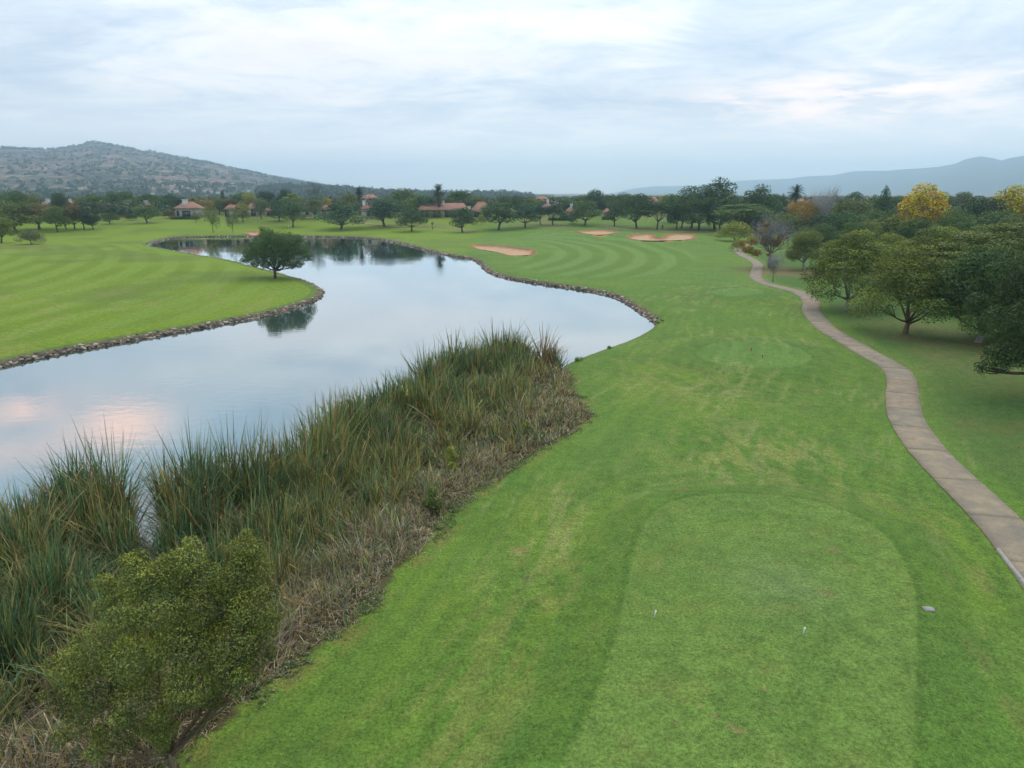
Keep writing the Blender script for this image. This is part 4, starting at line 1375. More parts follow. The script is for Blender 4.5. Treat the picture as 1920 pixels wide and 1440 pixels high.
# ------------------------------------------------------------------ large single trees, shaped blob by blob
def hero_tree(x, yb, blobs, n, size, tint, label, seed, fork, base_r, bark='d', nl=10, flat=.8, cat='tree', limbs=None, sprigs=0, **kw):
    p = at(x, yb); dep = depth_of(p); k = dep / F
    rg = np.random.default_rng(seed)
    B = []
    for b in blobs:
        bx, by, br = b[:3]; off = b[3] if len(b) > 3 else 0.0
        q = Vector((p.x, p.y + off, 0)); z = top_z(q, by)
        d2 = q.y * math.cos(PITCH) + (CAM_H - z) * math.sin(PITCH)
        B.append(((bx - 960) / F * d2 - p.x, off, z - p.z, br * d2 / F))
    B = np.array(B)
    if sprigs:
        ctr = B[:, :3].mean(0)
        kk = rg.integers(0, len(B), sprigs)
        out = unit(unit(B[kk, :3] - ctr) + rg.normal(size=(sprigs, 3)) * .45 + np.array([0, 0, .35]))
        rr = rg.uniform(.10, .32, sprigs) * B[:, 3].mean()
        B = np.vstack([B, np.column_stack([B[kk, :3] + out * B[kk, 3:4] * rg.uniform(.8, 1.12, (sprigs, 1)), rr * 1.5])])
    e = bpy.data.objects.new('tree', None); COL.objects.link(e); e.location = (p.x, p.y, p.z - .03)
    tag(e, label, cat)
    mb = MB()
    lean = rg.uniform(-.1, .1, 2) * fork
    top = (lean[0], lean[1], fork)
    mb.tube([(0, 0, -.2), (0, 0, .12), (lean[0] * .5, lean[1] * .5, fork * .5), top], [base_r * 1.5, base_r * 1.1, base_r * .95, base_r * .9], 12)
    for j in rg.permutation(len(B))[:nl]:
        b = B[j]
        st = (top[0] + rg.uniform(-.3, .3) * base_r, top[1] + rg.uniform(-.3, .3) * base_r, top[2] * rg.uniform(.82, 1.0))
        pts = limb_path(st, b[:3], rg, .14, 7)
        mb.tube(pts, list(np.linspace(base_r * .55, base_r * .09, 7)), 8)
        for _ in range(5):
            i = rg.integers(2, 6)
            q = b[:3] + unit(rg.normal(size=3)) * b[3] * .85
            mb.tube(limb_path(pts[i], q, rg, .05, 5), list(np.linspace(base_r * .22, base_r * .03, 5)), 5)
    if limbs:
        for (lx, ly, lz, r0) in limbs:
            pts = limb_path((top[0], top[1], fork * .75), (lx, ly, lz), rg, -.08, 8)
            mb.tube(pts, list(np.linspace(r0, r0 * .25, 8)), 8)
            for _ in range(5):
                i = rg.integers(3, 8); q = np.array(pts[i]) + unit(rg.normal(size=3)) * base_r * 6
                mb.tube(limb_path(pts[i], q, rg, .05, 4), list(np.linspace(r0 * .3, r0 * .06, 4)), 5)
    tr = link('trunk', mb.mesh('trunk', M_BARK, True), e); tr.color = BARKS[bark]
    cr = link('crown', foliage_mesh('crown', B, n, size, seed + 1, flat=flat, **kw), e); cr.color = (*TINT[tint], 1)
    return e


def doubled(bl, offs):
    out = []
    for b in bl:
        out.append((*b, 0.0))
        for o in offs: out.append((b[0] + (hash((b[0], o)) % 7 - 3), b[1] + 3, b[2] * .85, o))
    return out


hero_tree(516, 522, doubled([(505, 446, 20), (486, 458, 18), (470, 474, 16), (462, 484, 10), (526, 446, 17), (545, 452, 18), (562, 464, 18), (576, 478, 13), (560, 492, 11),
                             (538, 474, 18), (512, 470, 22), (516, 488, 13), (498, 493, 11), (534, 490, 12), (490, 480, 14), (478, 492, 9), (548, 496, 8), (500, 436, 13), (556, 448, 12)], [-3.2, 3.2]),
          40000, .17, 'dk', 'lone round dark tree standing on the tip of the grassy peninsula', 31, 1.7, .27, nl=12, tip=(1.35, 1.25, .8), tipk=.4, inner=.5, sprigs=24)
hero_tree(1965, 745, [(1868, 668, 24, -1), (1850, 684, 12, -1.5), (1898, 655, 28, -2), (1885, 640, 26, 1), (1925, 668, 22, -2.5), (1945, 640, 34, 0), (1875, 600, 36, 0), (1905, 560, 44, 1),
                      (1850, 575, 26, 2), (1935, 520, 52, 0), (1895, 510, 38, 3), (1985, 560, 62, -2), (2040, 600, 60, 0), (2060, 520, 64, 1), (1990, 470, 50, 1), (1945, 590, 44, -3), (2010, 640, 40, 2),
                      (2090, 650, 46, 0), (1960, 480, 40, -2), (1915, 610, 34, 3)],
          60000, .145, 'et', 'large dark tree at the right edge with a low hanging bough', 47, 2.6, .30, nl=13, tip=(1.5, 1.2, .7), tipk=.45, droop=.5, sprigs=30)
hero_tree(328, 1452, [(460, 1030, 34, .9), (468, 1065, 44, .7), (440, 1095, 50, .5), (350, 1050, 36, .8), (318, 1075, 42, .7), (268, 1085, 44, .4), (375, 1085, 44, .6), (300, 1130, 58, .1), (235, 1150, 50, 0),
                      (380, 1140, 58, .1), (470, 1140, 48, .1), (495, 1175, 34, -.1), (440, 1200, 56, -.3), (350, 1210, 66, -.4), (260, 1230, 60, -.3), (185, 1210, 50, .1), (140, 1250, 46, 0),
                      (120, 1300, 40, -.1), (180, 1290, 54, -.5), (270, 1310, 58, -.7), (360, 1285, 52, -.8), (430, 1255, 44, -.7), (150, 1350, 40, -.4), (220, 1370, 44, -.6), (300, 1365, 34, -.7), (480, 1225, 30, -.4), (400, 1310, 22, -.7),
                      (215, 1110, 26, .5), (350, 1180, 60, 1.0), (250, 1250, 60, .9), (420, 1150, 50, 1.1)],
          105000, .056, 'fb', 'bushy young tree with yellow green tips in front of the reeds at lower left', 53, .75, .085, 'b', nl=16, inner=.45, core=.12, var=.34,
          tip=(2.3, 2.1, .62), tipk=.8, limbs=[(-.9, -.3, .55, .035), (.95, .2, 1.6, .04), (-.7, .1, 1.5, .03), (.5, .0, 1.9, .035)], aspect=.5, sprigs=60)


# ------------------------------------------------------------------ bare trees
def grow(mb, rg, p, d, L, r, depth, maxd, tips, up=.12):
    n = 4; pts = [np.array(p)]; dd = np.array(d, float)
    for i in range(n):
        dd = unit(dd + rg.normal(size=3) * .16 + np.array([0, 0, up]))
        pts.append(pts[-1] + dd * L / n)
    mb.tube(pts, list(np.linspace(r, r * .55, n + 1)), 6 if depth < 2 else 3, cap=False)
    if depth >= maxd:
        tips.append(pts[-1]); return
    nb = 3 if depth == 0 else rg.integers(3, 5)
    for j in range(nb):
        i = rg.integers(1 if depth else 2, n + 1)
        side = unit(np.cross(dd, rg.normal(size=3)))
        nd = unit(dd * rg.uniform(.35, .9) + side * rg.uniform(.5, .95))
        grow(mb, rg, pts[i], nd, L * rg.uniform(.58, .8), r * .52, depth + 1, maxd, tips, up)
    grow(mb, rg, pts[-1], unit(dd + rg.normal(size=3) * .2), L * .75, r * .55, depth + 1, maxd, tips, up)


def bare_tree(x, yb, yt, w, seed, label, trunk_r=.16, maxd=4, leaf=None, tint='or', bark=(0.17, .15, .14, 1), up=.12, twig=0):
    p = at(x, yb); h = top_z(p, yt) - p.z; wid = w * depth_of(p) / F
    rg = np.random.default_rng(seed); mb = MB(); tips = []
    th = h * .28
    mb.tube([(0, 0, -.2), (0, 0, th * .5), (.05, 0, th)], [trunk_r * 1.3, trunk_r, trunk_r * .9], 8)
    for j in range(6):
        a = j * 1.05 + rg.uniform(-.3, .3)
        grow(mb, rg, (.03, 0, th * rg.uniform(.75, 1.0)), unit(np.array([math.cos(a) * .75, math.sin(a) * .75, .65])), h * .26, trunk_r * .5, 1, maxd, tips, up)
    grow(mb, rg, (.05, 0, th), (0, 0, 1), h * .26, trunk_r * .7, 1, maxd, tips, up)
    V = np.concatenate(mb.v)
    T = np.array(tips)
    sx = (wid / 2) / np.quantile(np.abs(T[:, :2]), .97); sz = h / T[:, 2].max()
    tr = mb.mesh('trunk', M_BARK, True)
    e = bpy.data.objects.new('tree', None); COL.objects.link(e); e.location = (p.x, p.y, p.z)
    tag(e, label, 'tree')
    o = link('trunk', tr, e); o.color = bark; o.scale = (sx, sx, sz)
    S = np.array([sx, sx, sz])
    Ts = T * S
    # fine twigs as a haze of thin blades
    nt = 2600
    b = Ts[rg.integers(0, len(Ts), nt)] + rg.normal(size=(nt, 3)) * wid * .05
    d = unit(rg.normal(size=(nt, 3)) * .6 + unit(b - np.array([0, 0, h * .4])) + np.array([0, 0, .4]))
    s = unit(np.cross(d, rg.normal(size=(nt, 3))))
    Lw = rg.uniform(.35, .9, nt)[:, None] * h / 9
    Vt = np.stack([b - s * .018, b + s * .018, b + d * Lw], 1).reshape(-1, 3)
    me = mesh_np('twigs', Vt, np.arange(len(Vt)), 3, np.ones((len(Vt), 3)), M_LEAF)
    o = link('twigs', me, e); o.color = (bark[0] * 1.5, bark[1] * 1.55, bark[2] * 1.7, 1)
    if leaf:
        B = []
        for (bx, by, br, off) in leaf:
            q = Vector((p.x, p.y + off, 0)); z = top_z(q, by); d2 = q.y * math.cos(PITCH) + (CAM_H - z) * math.sin(PITCH)
            B.append(((bx - 960) / F * d2 - p.x, off, z - p.z, br * d2 / F))
        me = foliage_mesh('foliage', B, 6500, .27, seed + 3, flat=.7, inner=.1, core=.4, var=.25, tip=(1.3, 1.2, .8))
        o = link('foliage', me, e); o.color = (*TINT[tint], 1)
    return e


bare_tree(1442, 502, 404, 84, 5, 'half bare autumn tree with orange leaves beside the bend of the path', .22, 4,
          [(1402, 468, 12, -1), (1418, 474, 10, -1), (1392, 456, 8, 0), (1412, 452, 12, 0), (1438, 452, 14, 0), (1455, 456, 12, 0), (1430, 432, 10, 0), (1436, 420, 8, 0), (1465, 445, 10, 0), (1443, 478, 6, 0)], 'or')
bare_tree(1540, 442, 350, 54, 6, 'tall bare grey tree rising out of the right wood', .16, 4, None, bark=(.24, .22, .21, 1), up=.35)
bare_tree(1449, 528, 478, 30, 8, 'thin leaning bare sapling beside the path', .06, 3, None, bark=(.2, .18, .15, 1), up=.25)
bare_tree(590, 402, 342, 26, 9, 'sparse tall feathery tree standing above the line left of the short palm', .12, 3, None, bark=(.10, .12, .10, 1), up=.25)


# ------------------------------------------------------------------ palms
def palm(x, yb, yt, w, label, seed, skirt=True, crown_h=22):
    p = at(x, yb); zt = top_z(p, yt) - p.z; k = depth_of(p) / F; wid = w * k
    rg = np.random.default_rng(seed)
    e = bpy.data.objects.new('palm_tree', None); COL.objects.link(e); e.location = (p.x, p.y, p.z - .05)
    tag(e, label, 'palm tree')
    R_ = wid / 2 * 1.15; hub = zt - R_ * 0.95
    mb = MB()
    mb.tube([(0, 0, -.2), (0, 0, .4), (.05, 0, hub * .5), (0, 0, hub)], [.75, .6, .5, .6], 10)
    o = link('trunk', mb.mesh('trunk', M_BARK, True), e); o.color = (.14, .11, .085, 1)
    V, C = [], []

    def frond(az, el, L, droop, col, wd):
        d = np.array([math.cos(az) * math.cos(el), math.sin(az) * math.cos(el), math.sin(el)])
        pos = np.array([0, 0, hub], float); segs = 7; pts = [pos]
        for i in range(segs):
            d = unit(d + np.array([0, 0, -droop / segs])); pos = pos + d * L / segs; pts.append(pos)
        pts = np.array(pts)
        side = unit(np.cross(pts[-1] - pts[0], [0, 0, 1.0]) + 1e-6)
        for i in range(1, segs + 1):
            for s in (-1, 1):
                for m in range(2):
                    b = pts[i - 1] + (pts[i] - pts[i - 1]) * (m * .5)
                    tip = b + side * s * wd * math.sin(math.pi * (i - .3 + m * .5) / (segs + 1.6)) + (pts[i] - pts[i - 1]) * .8 + np.array([0, 0, -.12 * wd])
                    q = (pts[i] - pts[i - 1]) * .38
                    V.extend([b, b + q, tip]); C.extend([col] * 3)
    for i in range(64):
        el = math.asin(rg.uniform(-.55, 1)); L = R_ * rg.uniform(.9, 1.15)
        v = rg.uniform(.7, 1.3)
        frond(rg.uniform(0, 6.28), el, L, rg.uniform(.3, .9), (.035 * v, .062 * v, .032 * v), R_ * .26)
    me = mesh_np('fronds', V, np.arange(len(V)), 3, np.array(C), M_LEAF)
    o = link('fronds', me, e); o.color = (1, 1, 1, 1)
    if skirt:
        V.clear(); C.clear()
        base_hub = hub
        for i in range(90):
            t = rg.random(); hub = base_hub - t * R_ * 1.7
            v = rg.uniform(.7, 1.3)
            frond(rg.uniform(0, 6.28), rg.uniform(-.5, .3), R_ * .95 * (1 - .7 * t), 1.6, (.11 * v, .09 * v, .065 * v), R_ * .16)
        me = mesh_np('dead_fronds', V, np.arange(len(V)), 3, np.array(C), M_LEAF)
        o = link('dead_fronds', me, e); o.color = (1, 1, 1, 1)


palm(675, 404, 347, 19, 'short palm, left one of two thick skirted palms on the skyline', 1)
palm(823, 407, 344, 26, 'tall palm, right one of two thick skirted palms, before the long roof', 2)
palm(1489, 412, 344, 30, 'fan palm rising above the wood right of the big clump', 3, False)


# ------------------------------------------------------------------ houses
def house(x, yb, w, ye, yr, label, hip=.5, chim=None, wall='c', windows=(), depthf=.8, yaw=0.0, gable=False):
    """w width, ye eave row, yr ridge row (pixels); chim = (dx, top row, width px)"""
    p = at(x, yb); k = depth_of(p) / F
    W = w * k; he = max(2.2, top_z(p, ye) - p.z); hr = max(he + .9, top_z(p, yr) - p.z)
    Dp = max(4.5, W * depthf)
    e = bpy.data.objects.new('house', None); COL.objects.link(e)
    e.location = (p.x, p.y + Dp / 2, p.z - .1); e.rotation_euler = (0, 0, yaw)
    tag(e, label, 'house')
    mb = MB(); mb.box((0, 0, he / 2), (W * .94, Dp * .92, he)); link('wall', mb.mesh('wall', M_WALL), e)
    # hipped or gabled roof, with eaves and a fascia
    a, b = W / 2 + .25, Dp / 2 + .35
    rl = a * (hip if not gable else 1.0)
    mb = MB(); z0 = he + .02
    v = [(-a, -b, z0), (a, -b, z0), (a, b, z0), (-a, b, z0), (-rl, 0, hr), (rl, 0, hr), (-a, -b, z0 - .16), (a, -b, z0 - .16), (a, b, z0 - .16), (-a, b, z0 - .16)]
    if gable:
        v[4] = (-a, 0, hr); v[5] = (a, 0, hr)
    mb.add(v, [(0, 1, 5, 4), (1, 2, 5), (2, 3, 4, 5), (3, 0, 4), (6, 7, 1, 0), (7, 8, 2, 1), (8, 9, 3, 2), (9, 6, 0, 3), (9, 8, 7, 6)])
    # tile courses as low ribs down the front slope and a ridge cap
    nrib = max(4, int(W / 1.0))
    for i in range(1, nrib):
        t = i / nrib; xx = -a + 2 * a * t
        tt = 1.0
        if abs(xx) > rl and a > rl + .01: tt = (a - abs(xx)) / (a - rl)
        top = (xx, -b + b * tt, z0 + (hr - z0) * tt)
        mb.tube([(xx, -b, z0 + .03), (top[0], top[1], top[2] + .03)], [.05, .05], 4, cap=False)
    mb.tube([(-rl, 0, hr + .04), (rl, 0, hr + .04)], [.12, .12], 6)
    rf = link('roof', mb.mesh('roof', M_ROOF), e)
    if chim:
        dx, ct, cw = chim
        cx = dx * k; cz = top_z(p, ct) - p.z; cwid = max(.7, cw * k)
        mb = MB(); mb.box((cx, -.3 * b, (he + cz) / 2), (cwid, cwid * .8, max(.6, cz - he)))
        mb.box((cx, -.3 * b, cz + .1), (cwid * 1.25, cwid * 1.05, .2))
        link('chimney', mb.mesh('chimney', M_WHITE), rf)
    for (dx, ww, zb, zt_, kind) in windows:
        cx = dx * k; wd = ww * k
        hz = (zb + zt_) / 2 * he; hh = (zt_ - zb) * he
        yy = -Dp * .46 - .02
        fr = MB(); t = .09
        for sx in (-1, 1): fr.box((cx + sx * (wd / 2 + t / 2), yy, hz), (t, .14, hh + 2 * t))
        for sz in (-1, 1): fr.box((cx, yy, hz + sz * (hh / 2 + t / 2)), (wd, .14, t))
        fr.box((cx, yy, hz), (t * .6, .10, hh))
        f = link('window', fr.mesh('window_frame', M_WHITE if kind == 'w' else M_DARK), e)
        pn = MB(); pn.box((cx, yy - .01, hz), (wd, .04, hh)); link('pane', pn.mesh('pane', M_GLASS), f)
    return e


HOUSES = [
    (85, 404, 24, 389, 376, 'leftmost house with a small terracotta gable among dark trees', .2, (5, 373, 6), [(0, 7, .3, .8, 'd')]),
    (126, 403, 44, 386, 376, 'house with low terracotta roof and stub chimney behind the left row of trees', .6, (1, 373, 4), [(-10, 8, .2, .8, 'w')]),
    (221, 406, 44, 393, 384, 'long low terracotta roofed house left of the cream house', .8, (13, 381, 7), [(-8, 8, .2, .8, 'd')]),
    (269, 406, 36, 390, 378, 'cream walled house with hipped roof and chimney behind the umbrella shaped tree', .25, (1, 376, 7), [(-10, 6, .25, .8, 'w'), (12, 5, .25, .8, 'w')]),
    (350, 410, 44, 390, 378, 'house with a wide dark window and white chimney at left', .3, (-5, 374, 8), [(0, 16, .08, .78, 'w'), (-16, 4, .3, .75, 'd')]),
    (436, 408, 26, 391, 384, 'low house with orange roof behind the two drooping trees', .7, None, [(-9, 8, .1, .85, 'd'), (8, 6, .2, .8, 'd')]),
    (473, 406, 22, 391, 379, 'small house with peaked orange roof and dark glazed porch', .15, None, [(2, 9, .1, .9, 'w')]),
    (504, 406, 14, 394, 383, 'tiny orange gabled house end left of the twin trees', .1, None, [(0, 5, .2, .8, 'd')]),
    (575, 406, 18, 392, 379, 'peach coloured house glimpsed between the twin trees', .4, None, [(0, 5, .3, .8, 'd')]),
    (607, 404, 18, 393, 384, 'small white walled house behind the bright yellow tree', .5, None, [(0, 5, .3, .8, 'd')]),
    (690, 408, 28, 391, 378, 'house with red roof and white chimney right of the short palm', .1, (-8, 376, 6), [(0, 6, .2, .8, 'w')]),
    (693, 396, 30, 372, 364, 'far red hipped roof on the skyline beside the short palm', .35, None, []),
    (828, 408, 92, 393, 381, 'long house with red roof and dark veranda behind the tall palm', .85, (1, 377, 4), [(-34, 12, .1, .85, 'w'), (-12, 14, .1, .85, 'd'), (10, 14, .1, .85, 'd'), (34, 12, .1, .85, 'w')]),
    (902, 408, 42, 396, 378, 'red hipped roof house with round topped white chimney right of the tall palm', .25, (-23, 387, 6), [(-8, 10, .1, .85, 'd'), (8, 8, .1, .85, 'w')]),
    (1016, 396, 28, 376, 367, 'highest red roof of the cluster right of centre', .4, None, [(0, 6, .3, .8, 'd')]),
    (1027, 402, 18, 387, 380, 'low pointed roof with tall white chimney in the cluster', .1, (0, 374, 4), [(0, 5, .3, .8, 'd')]),
    (1045, 399, 20, 385, 376, 'cream house with red roof at the right of the cluster', .3, None, [(0, 6, .3, .8, 'w')]),
    (1070, 409, 18, 397, 388, 'small red roofed house with white chimney right of the cluster', .2, (1, 382, 4), [(0, 6, .3, .8, 'd')]),
    (1139, 411, 14, 399, 390, 'pink house end between the domed tree and the thin tree', .2, None, [(0, 5, .1, .8, 'w')]),
    (1226, 400, 14, 377, 368, 'peach gable beside the bright yellow crown', .3, None, []),
    (1502, 402, 16, 381, 371, 'pale house front beside the fan palm', .4, None, [(0, 5, .3, .8, 'd')]),
    (1812, 402, 16, 374, 367, 'peach roof on the skyline between the yellow trees', .4, None, []),
]
for i, h_ in enumerate(HOUSES):
    house(h_[0], h_[1], h_[2], h_[3], h_[4], h_[5], hip=h_[6], chim=h_[7], windows=h_[8], yaw=R([0, 8, -6, 5, 0, -8, 4, 0, 6][i % 9]))


def hedge(x0, x1, yb, yt, label, tint, th=1.2):
    a, b = at(x0, yb), at(x1, yb); h = top_z(a, yt) - a.z; L = (b - a).length
    bl = [(a.x + (b.x - a.x) * t, a.y + (b.y - a.y) * t, a.z + h * .5, h * .62) for t in np.linspace(0, 1, max(3, int(L / .9)))]
    me = foliage_mesh('hedge', bl, 2600, .3, 9, flat=.9, inner=.3, core=.4, var=.1)
    o = link('hedge', me); o.color = (*TINT[tint], 1)
    tag(o, label, 'hedge')


hedge(322, 372, 411.5, 405, 'low clipped dark hedge along the front of the big window house', 'dd')
hedge(790, 828, 409, 394, 'olive hedge under the long red roof', 'ol')
hedge(1030, 1070, 413.5, 408, 'dark clipped hedge behind the pair of flat trees', 'dd')
hedge(1132, 1150, 412, 406, 'short dark hedge by the pink house end', 'dd')


# ------------------------------------------------------------------ reed bed
def build_reeds():
    lo, hi = REEDS.min(0), REEDS.max(0)
    lo = np.maximum(lo, [-34, 9]); hi = np.minimum(hi, [20, 75])
    rg = np.random.default_rng(21)
    n = 520000
    X = rg.uniform(lo[0], hi[0], n); Y = rg.uniform(lo[1], hi[1], n)
    ok = np.abs(X) < Y * .86 + 6
    X, Y = X[ok], Y[ok]
    s = sdf_poly(X, Y, REEDS)
    # clumpy, with an uneven waterward edge
    edge = 1.3 * (fbm(X / 1.6, Y / 1.6, 3, 33) - .5)
    ok = s + edge < 0.1
    X, Y, s = X[ok], Y[ok], s[ok]
    dw = sdf_poly(X, Y, RW, False); dl = sdf_poly(X, Y, RL, False)
    t = dw / (dw + dl + 1e-6)
    dens = .45 + .9 * fbm(X / 1.1, Y / 1.1, 3, 34)
    dist = np.hypot(X, Y)
    keep = rg.random(len(X)) < np.clip(dens * np.clip(46 / dist, .55, 1.25) * .86, 0, 1)
    X, Y, dw, dl, t = X[keep], Y[keep], dw[keep], dl[keep], t[keep]
    if len(X) > 150000:
        k = rg.choice(len(X), 150000, replace=False); X, Y, dw, dl, t = X[k], Y[k], dw[k], dl[k], t[k]
    n = len(X); dist = np.hypot(X, Y)
    print('reeds', n)
    patch = fbm(X / 3.2, Y / 3.2, 3, 35); patch2 = fbm(X / 2.1 + 50, Y / 2.1, 3, 36)
    clump = np.clip(.5 + 1.5 * (fbm(X / 1.3, Y / 1.3, 3, 37) - .5), 0, 1)
    fam = fbm(X / 1.5 + 31, Y / 1.5, 2, 58)
    h = 3.0 * (1 - sm(.35, 1.0, t) * .55) * (.62 + .75 * clump)
    h *= .80 + .45 * sm(.35, .65, fbm(X / .55, Y / .55, 2, 57))
    h *= 1 - .24 * sm(.16, .40, t + .3 * (clump - .5))
    h *= np.clip(.45 + dl / 2.2, .38, 1)
    for (sx_, sy_, sr, sk) in ((180, 975, 1.5, 1.28), (60, 1000, 1.2, .95), (335, 958, 1.1, 1.18), (440, 955, 1.6, 1.05), (275, 1095, 2.0, .40), (290, 1150, 1.9, .6), (640, 838, 1.8, 1.15), (575, 880, .9, .72), (735, 785, 1.3, 1.38),
                               (785, 760, 1.0, .75), (450, 955, 2.5, 1.12), (690, 800, 2.0, 1.15), (860, 705, 2.2, 1.15), (930, 688, 1.3, 1.3), (1000, 690, 2.0, 1.12)):
        qx, qy = onplane(sx_, sy_, 0.2)
        h *= 1 + (sk - 1) * np.exp(-((X - qx) ** 2 + (Y - qy) ** 2) / sr ** 2)
    h *= 1 - .3 * sm(.5, .7, patch2)
    # green and tall near the water, dead and matted towards the lawn
    pdead = np.clip(.10 + .22 * sm(.45, .7, t) + .60 * sm(.18, .85, t + .8 * (patch - .5)) + .55 * sm(.50, .58, patch2) + .3 * sm(.55, .9, t) * (Y < 26), 0, .92)
    dead = rg.random(n) < pdead
    brown = sm(.5, .62, fbm(X / 1.0 + 9, Y / 1.0, 2, 39))
    h = np.where(dead, h * rg.uniform(.45, 1.0, n), h * rg.uniform(.65, 1.1, n))
    z0 = np.maximum(H(X, Y), -.1)
    az = rg.uniform(0, 2 * np.pi, n)
    caz = 2 * np.pi * fbm(X / 2.3, Y / 2.3, 2, 41) * 1.5
    az = np.where(rg.random(n) < np.where(dead, .5, .22), caz + rg.normal(0, .7, n), az)
    lean = np.where(dead, rg.gamma(2.0, .32, n), rg.gamma(2.0, .075, n))
    lodged = sm(.52, .60, patch2) * (dw > .8)
    lean = lean + lodged * rg.uniform(0, 1.0, n)
    h = h * (1 - .3 * lodged)
    lean = np.clip(lean, 0, 1.4)
    curve = np.where(dead, rg.uniform(.1, 1.3, n), rg.uniform(.0, 1.0, n) ** 1.9)
    wd = np.where(dead, rg.uniform(.010, .024, n), rg.uniform(.016, .034, n)) * np.clip(dist / 34, .8, 1.7)
    dirx, diry = np.cos(az), np.sin(az)
    sa = az + np.pi / 2 + rg.normal(0, .6, n)
    sx, sy = np.cos(sa), np.sin(sa)
    lev = [0, .4, .75, 1.0]; wl_ = [.8, 1.0, .65, .05]
    V = np.empty((n, 8, 3))
    cx, cy, cz = X.copy(), Y.copy(), z0 - .05
    ang = lean.copy()
    brk = np.where(rg.random(n) < .13, rg.uniform(.8, 2.2, n), 0)
    brk2 = np.where(rg.random(n) < np.where(dead, .18, .04), rg.uniform(.8, 2.0, n), 0)
    for i in range(4):
        if i:
            L = h * (lev[i] - lev[i - 1])
            ang = ang + curve * (lev[i] - lev[i - 1]) * 1.3
            if i == 3: ang = ang + brk
            if i == 2: ang = ang + brk2
            cx = cx + dirx * np.sin(ang) * L; cy = cy + diry * np.sin(ang) * L; cz = cz + np.cos(ang) * L
            cz = np.maximum(cz, z0 + .04)
        w = wd * wl_[i]
        V[:, i * 2, 0] = cx - sx * w; V[:, i * 2, 1] = cy - sy * w; V[:, i * 2, 2] = cz
        V[:, i * 2 + 1, 0] = cx + sx * w; V[:, i * 2 + 1, 1] = cy + sy * w; V[:, i * 2 + 1, 2] = cz
    green = np.array([.064, .116, .038]); bgreen = np.array([.046, .096, .044]); olive = np.array([.155, .160, .045]); rust = np.array([.215, .150, .055])
    straw = np.array([.36, .29, .15]); grey = np.array([.215, .19, .125]); dkb = np.array([.10, .082, .05])
    c = np.empty((n, 3))
    r1 = rg.random(n)
    g = np.where((r1 < .45)[:, None], bgreen, green)
    g = np.where((rg.random(n) < sm(.44, .40, fam) * .8)[:, None], bgreen * .9, g)
    g = np.where((rg.random(n) < sm(.58, .64, fam) * .25)[:, None], rust, g)
    g = np.where((rg.random(n) < .10 + .4 * sm(.45, .7, patch) + .35 * sm(.2, .6, t))[:, None], olive, g)
    g = np.where((rg.random(n) < .07 + .22 * brown)[:, None], rust, g)
    r2 = rg.random(n)
    dd = np.where((r2 < .42)[:, None], grey, np.where((r2 < .68)[:, None], straw, np.where((r2 < .85)[:, None], dkb, rust)))
    c = np.where(dead[:, None], dd, g * 1.25) * rg.uniform(.45, 1.6, n)[:, None]
    # lone rusty stand at the far tip of the bed
    tx, ty = onplane(1035, 690, 0)
    m = (np.hypot(X - tx, Y - ty) < 1.3) & (rg.random(n) < .7)
    c[m] = np.array([.26, .16, .075]) * rg.uniform(.7, 1.3, m.sum())[:, None]
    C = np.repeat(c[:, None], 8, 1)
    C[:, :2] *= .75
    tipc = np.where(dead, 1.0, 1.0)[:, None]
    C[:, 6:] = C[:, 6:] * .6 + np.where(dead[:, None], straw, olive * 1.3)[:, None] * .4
    q = np.array([[0, 1, 3, 2], [2, 3, 5, 4], [4, 5, 7, 6]])
    Fq = (np.arange(n)[:, None, None] * 8 + q[None]).reshape(-1)
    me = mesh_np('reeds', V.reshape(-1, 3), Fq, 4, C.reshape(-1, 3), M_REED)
    o = link('reed_bed', me); o.color = (1, 1, 1, 1)
    tag(o, 'dense bed of tall green reeds and dry brown stalks between lake and lawn', 'reeds', kind='stuff')


build_reeds()


def shrub(x, yb, w, hpx, tint, label, seed, n=2600, size=.10, flat=.9):
    p = at(x, yb); k = depth_of(p) / F
    W, h = w * k, hpx * k
    rg = np.random.default_rng(seed)
    bl = [(rg.normal(0, W * .2), rg.normal(0, W * .2), h * rg.uniform(.3, .8), W * rg.uniform(.16, .28)) for _ in range(8)]
    e = bpy.data.objects.new('shrub', None); COL.objects.link(e); e.location = p
    tag(e, label, 'shrub')
    mb = MB()
    for b in bl[:6]: mb.tube(limb_path((0, 0, -.1), b[:3], rg, .1), [.025, .02, .015, .012, .006], 5)
    o = link('stems', mb.mesh('stems', M_BARK), e); o.color = BARKS['b']
    o = link('foliage', foliage_mesh('foliage', bl, n, size, seed, flat=flat, inner=.2, core=.4, tip=(1.5, 1.4, .8)), e); o.color = (*TINT[tint], 1)


